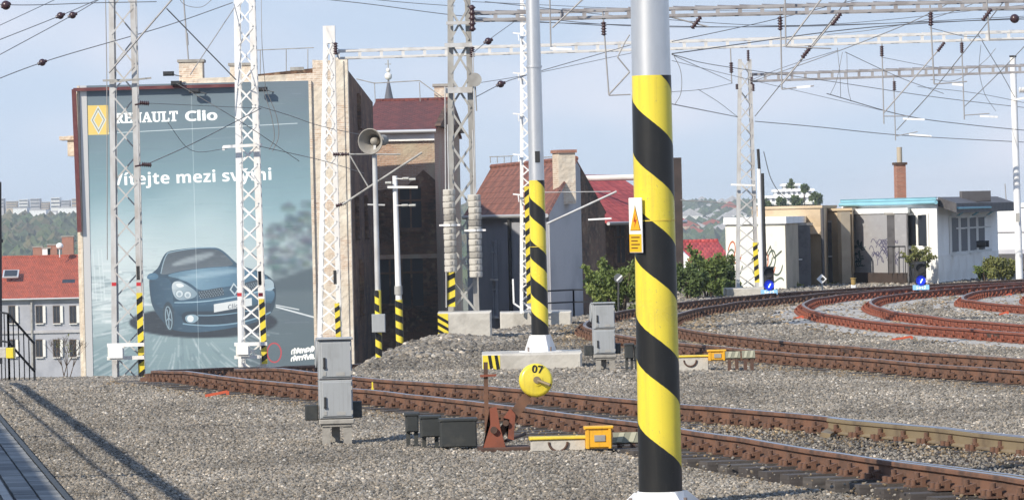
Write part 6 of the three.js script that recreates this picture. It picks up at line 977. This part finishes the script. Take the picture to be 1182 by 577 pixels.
wood('distant wood covering the hillside at the left', 5200, () => { const z = rr(1050, 2450); return [rr(-.135, .0) * z, z]; }, hillL, 2.2, 5, [[.055, .085, .03], [.075, .095, .04], [.045, .065, .03], [.1, .09, .045]]);
wood('distant trees scattered over the hillside at the right', 1500, () => { const z = rr(1500, 3500); return [rr(.034, .056) * z, z]; }, hillR, 2.5, 5.5, [[.055, .085, .035], [.08, .10, .05], [.05, .065, .035]]);
const distantWin = std([.10, .11, .13], .4);
for (let i = 0; i < 9; i++) { // slab blocks on the skyline
  const x0 = [-24, -6, 6, 21, 34, 47, 58, 70, 82][i], x1 = x0 + [15, 9, 12, 10, 11, 8, 10, 9, 12][i], Z = 3000, a = at(x0, 241, Z), b = at(x1, [231, 229, 232, 230, 229, 233, 228, 231, 229][i], Z), g = hillL(a.x, Z) - 3;
  const t = thing('slab_block', 'pale slab apartment block on the wooded skyline, ' + ['farthest left', 'second from the left', 'third from the left', 'fourth from the left', 'fifth from the left', 'sixth from the left', 'seventh from the left', 'eighth from the left', 'rightmost one'][i], 'building', V((a.x + b.x) / 2, g, -Z), 'slab blocks on the skyline');
  part('wall', box((a.x + b.x) / 2, (g + b.y) / 2, -Z - 6, b.x - a.x, b.y - g, 12), [M.white, M.greyWall, M.beige][i % 3], t); const fl = Math.max(3, Math.floor((b.y - a.y) / 2.2)); for (let k = 0; k < fl; k++) part('window_band', box((a.x + b.x) / 2, a.y + (k + .6) * (b.y - a.y) / fl, -Z + .1, (b.x - a.x) * .94, (b.y - a.y) / fl * .42, .3), distantWin, t);
}
for (const [x0, x1, y0, y1, lb] of [[14, 30, 240, 244.5, 'long white warehouse roof on the wooded hill, left one'], [33, 52, 242, 248, 'white warehouse on the wooded hill, middle one'], [55, 64, 244, 249, 'small white warehouse on the wooded hill, right one'], [66, 88, 239, 243, 'pale long shed below the rightmost slab block']]) { const Z = 2500, a = at(x0, y1, Z), b = at(x1, y0, Z), t = thing('warehouse', lb, 'building', V((a.x + b.x) / 2, a.y, -Z), 'white sheds on the wooded hill'); part('wall', box((a.x + b.x) / 2, (a.y + b.y) / 2 - 2, -Z - 10, b.x - a.x, b.y - a.y + 4, 20), M.whiteClean, t); part('roof', box((a.x + b.x) / 2, b.y + .1, -Z - 10, (b.x - a.x) * 1.02, .5, 20.5), M.greyWall, t); }
{ // small houses on the right hand hill, told apart only as a scatter
  const spots = [[790, 247], [800, 240], [806, 252], [812, 262], [818, 246], [822, 270], [828, 256], [833, 242], [838, 266], [842, 252], [796, 262], [804, 272], [815, 278], [790, 275], [829, 280], [845, 243], [848, 260], [799, 281], [810, 238], [836, 276], [822, 260], [848, 272]];
  spots.forEach(([x, y], i) => { const v = y - 245 + 0; let Z = 1500; for (; Z < 3400; Z += 20) { const p = at(x, y + 3, Z); if (hillR(p.x, Z) >= p.y) break; } const p = at(x, y, Z), w = rr(7, 16), h = rr(5, 9), g = hillR(p.x, Z) - 1; const t = thing('hillside_house', 'small distant house among trees on the hazy right hand hillside', 'building', V(p.x, g, -Z), 'distant houses on the right hand hill'); part('wall', box(p.x, g + h / 2, -Z + 12, w, h, 12), [M.plasterWhite, M.beige, M.white, M.gable][i % 4], t); part('roof', (() => { const s = new THREE.Shape(); s.moveTo(-w * .56, 0); s.lineTo(w * .56, 0); s.lineTo(0, h * .45); s.closePath(); return new THREE.ExtrudeGeometry(s, { depth: 12.4, bevelEnabled: false }).translate(p.x, g + h, -Z + 5.8); })(), i % 4 === 1 ? M.tileOrange : M.greyWall, t); for (const s of [-.25, .25]) part('window', box(p.x + s * w, g + h * .55, -Z + 18.1, w * .16, h * .3, .1), distantWin, t); });
}
{ // terraced villa on the hilltop
  const Z = 640, t = thing('hilltop_villa', 'white terraced villa with planted terraces on the hilltop', 'building', at(912, 245, Z)); const tier = (x0, x1, y0, y1, d, m) => { const a = at(x0, y1, Z + d), b = at(x1, y0, Z + d); part('storey', box((a.x + b.x) / 2, (a.y + b.y) / 2, -Z - d - 3, b.x - a.x, b.y - a.y, 6), m, t); const n = Math.max(3, Math.round((x1 - x0) / 6)); for (let i = 0; i < n; i++) part('window', box(a.x + (b.x - a.x) * (i + .5) / n, (a.y + b.y) / 2, -Z - d + .05, (b.x - a.x) / n * .5, (b.y - a.y) * .45, .2), distantWin, t); part('parapet', box((a.x + b.x) / 2, b.y, -Z - d - 3, b.x - a.x + .6, .35, 6.6), M.whiteClean, t); };
  tier(876, 948, 234, 250, 0, M.hutSide); tier(884, 944, 226, 234, 2, M.plasterWhite); tier(896, 938, 219, 226, 4, M.plasterWhite); tier(906, 922, 213, 219, 6, M.white);
  for (const [x, y, r, lb] of [[886, 237, .8, 'round garden tree on the left terrace of the villa'], [903, 234, .7, 'garden tree on the middle terrace of the villa'], [919, 233, .8, 'broad garden tree right of the villa middle'], [943, 229, .9, 'garden tree at the right end of the villa terraces'], [929, 218, .5, 'small tree on the upper terrace of the villa']]) bush('garden_tree', lb, at(x, y, Z - 2), r, r * .9, r, 26, 30, .35, 2, 'trees on the villa terraces');
  const c = at(914, 214, Z + 4), k = thing('conifer_tree', 'pointed conifer tree on top of the villa', 'tree', c.clone().setY(c.y - .6)); part('trunk', rod(c.clone().setY(c.y - .6), c.clone().setY(c.y + 1.0), .08, 6), M.bark, k); part('crown', [0, 1, 2].map(i => leaves(c.clone().setY(c.y - .1 + i * .35), .75 - i * .22, .25, .7 - i * .2, 14, 26, .2)), LEAF[2], k);
}
renderer.render(scene, camera);
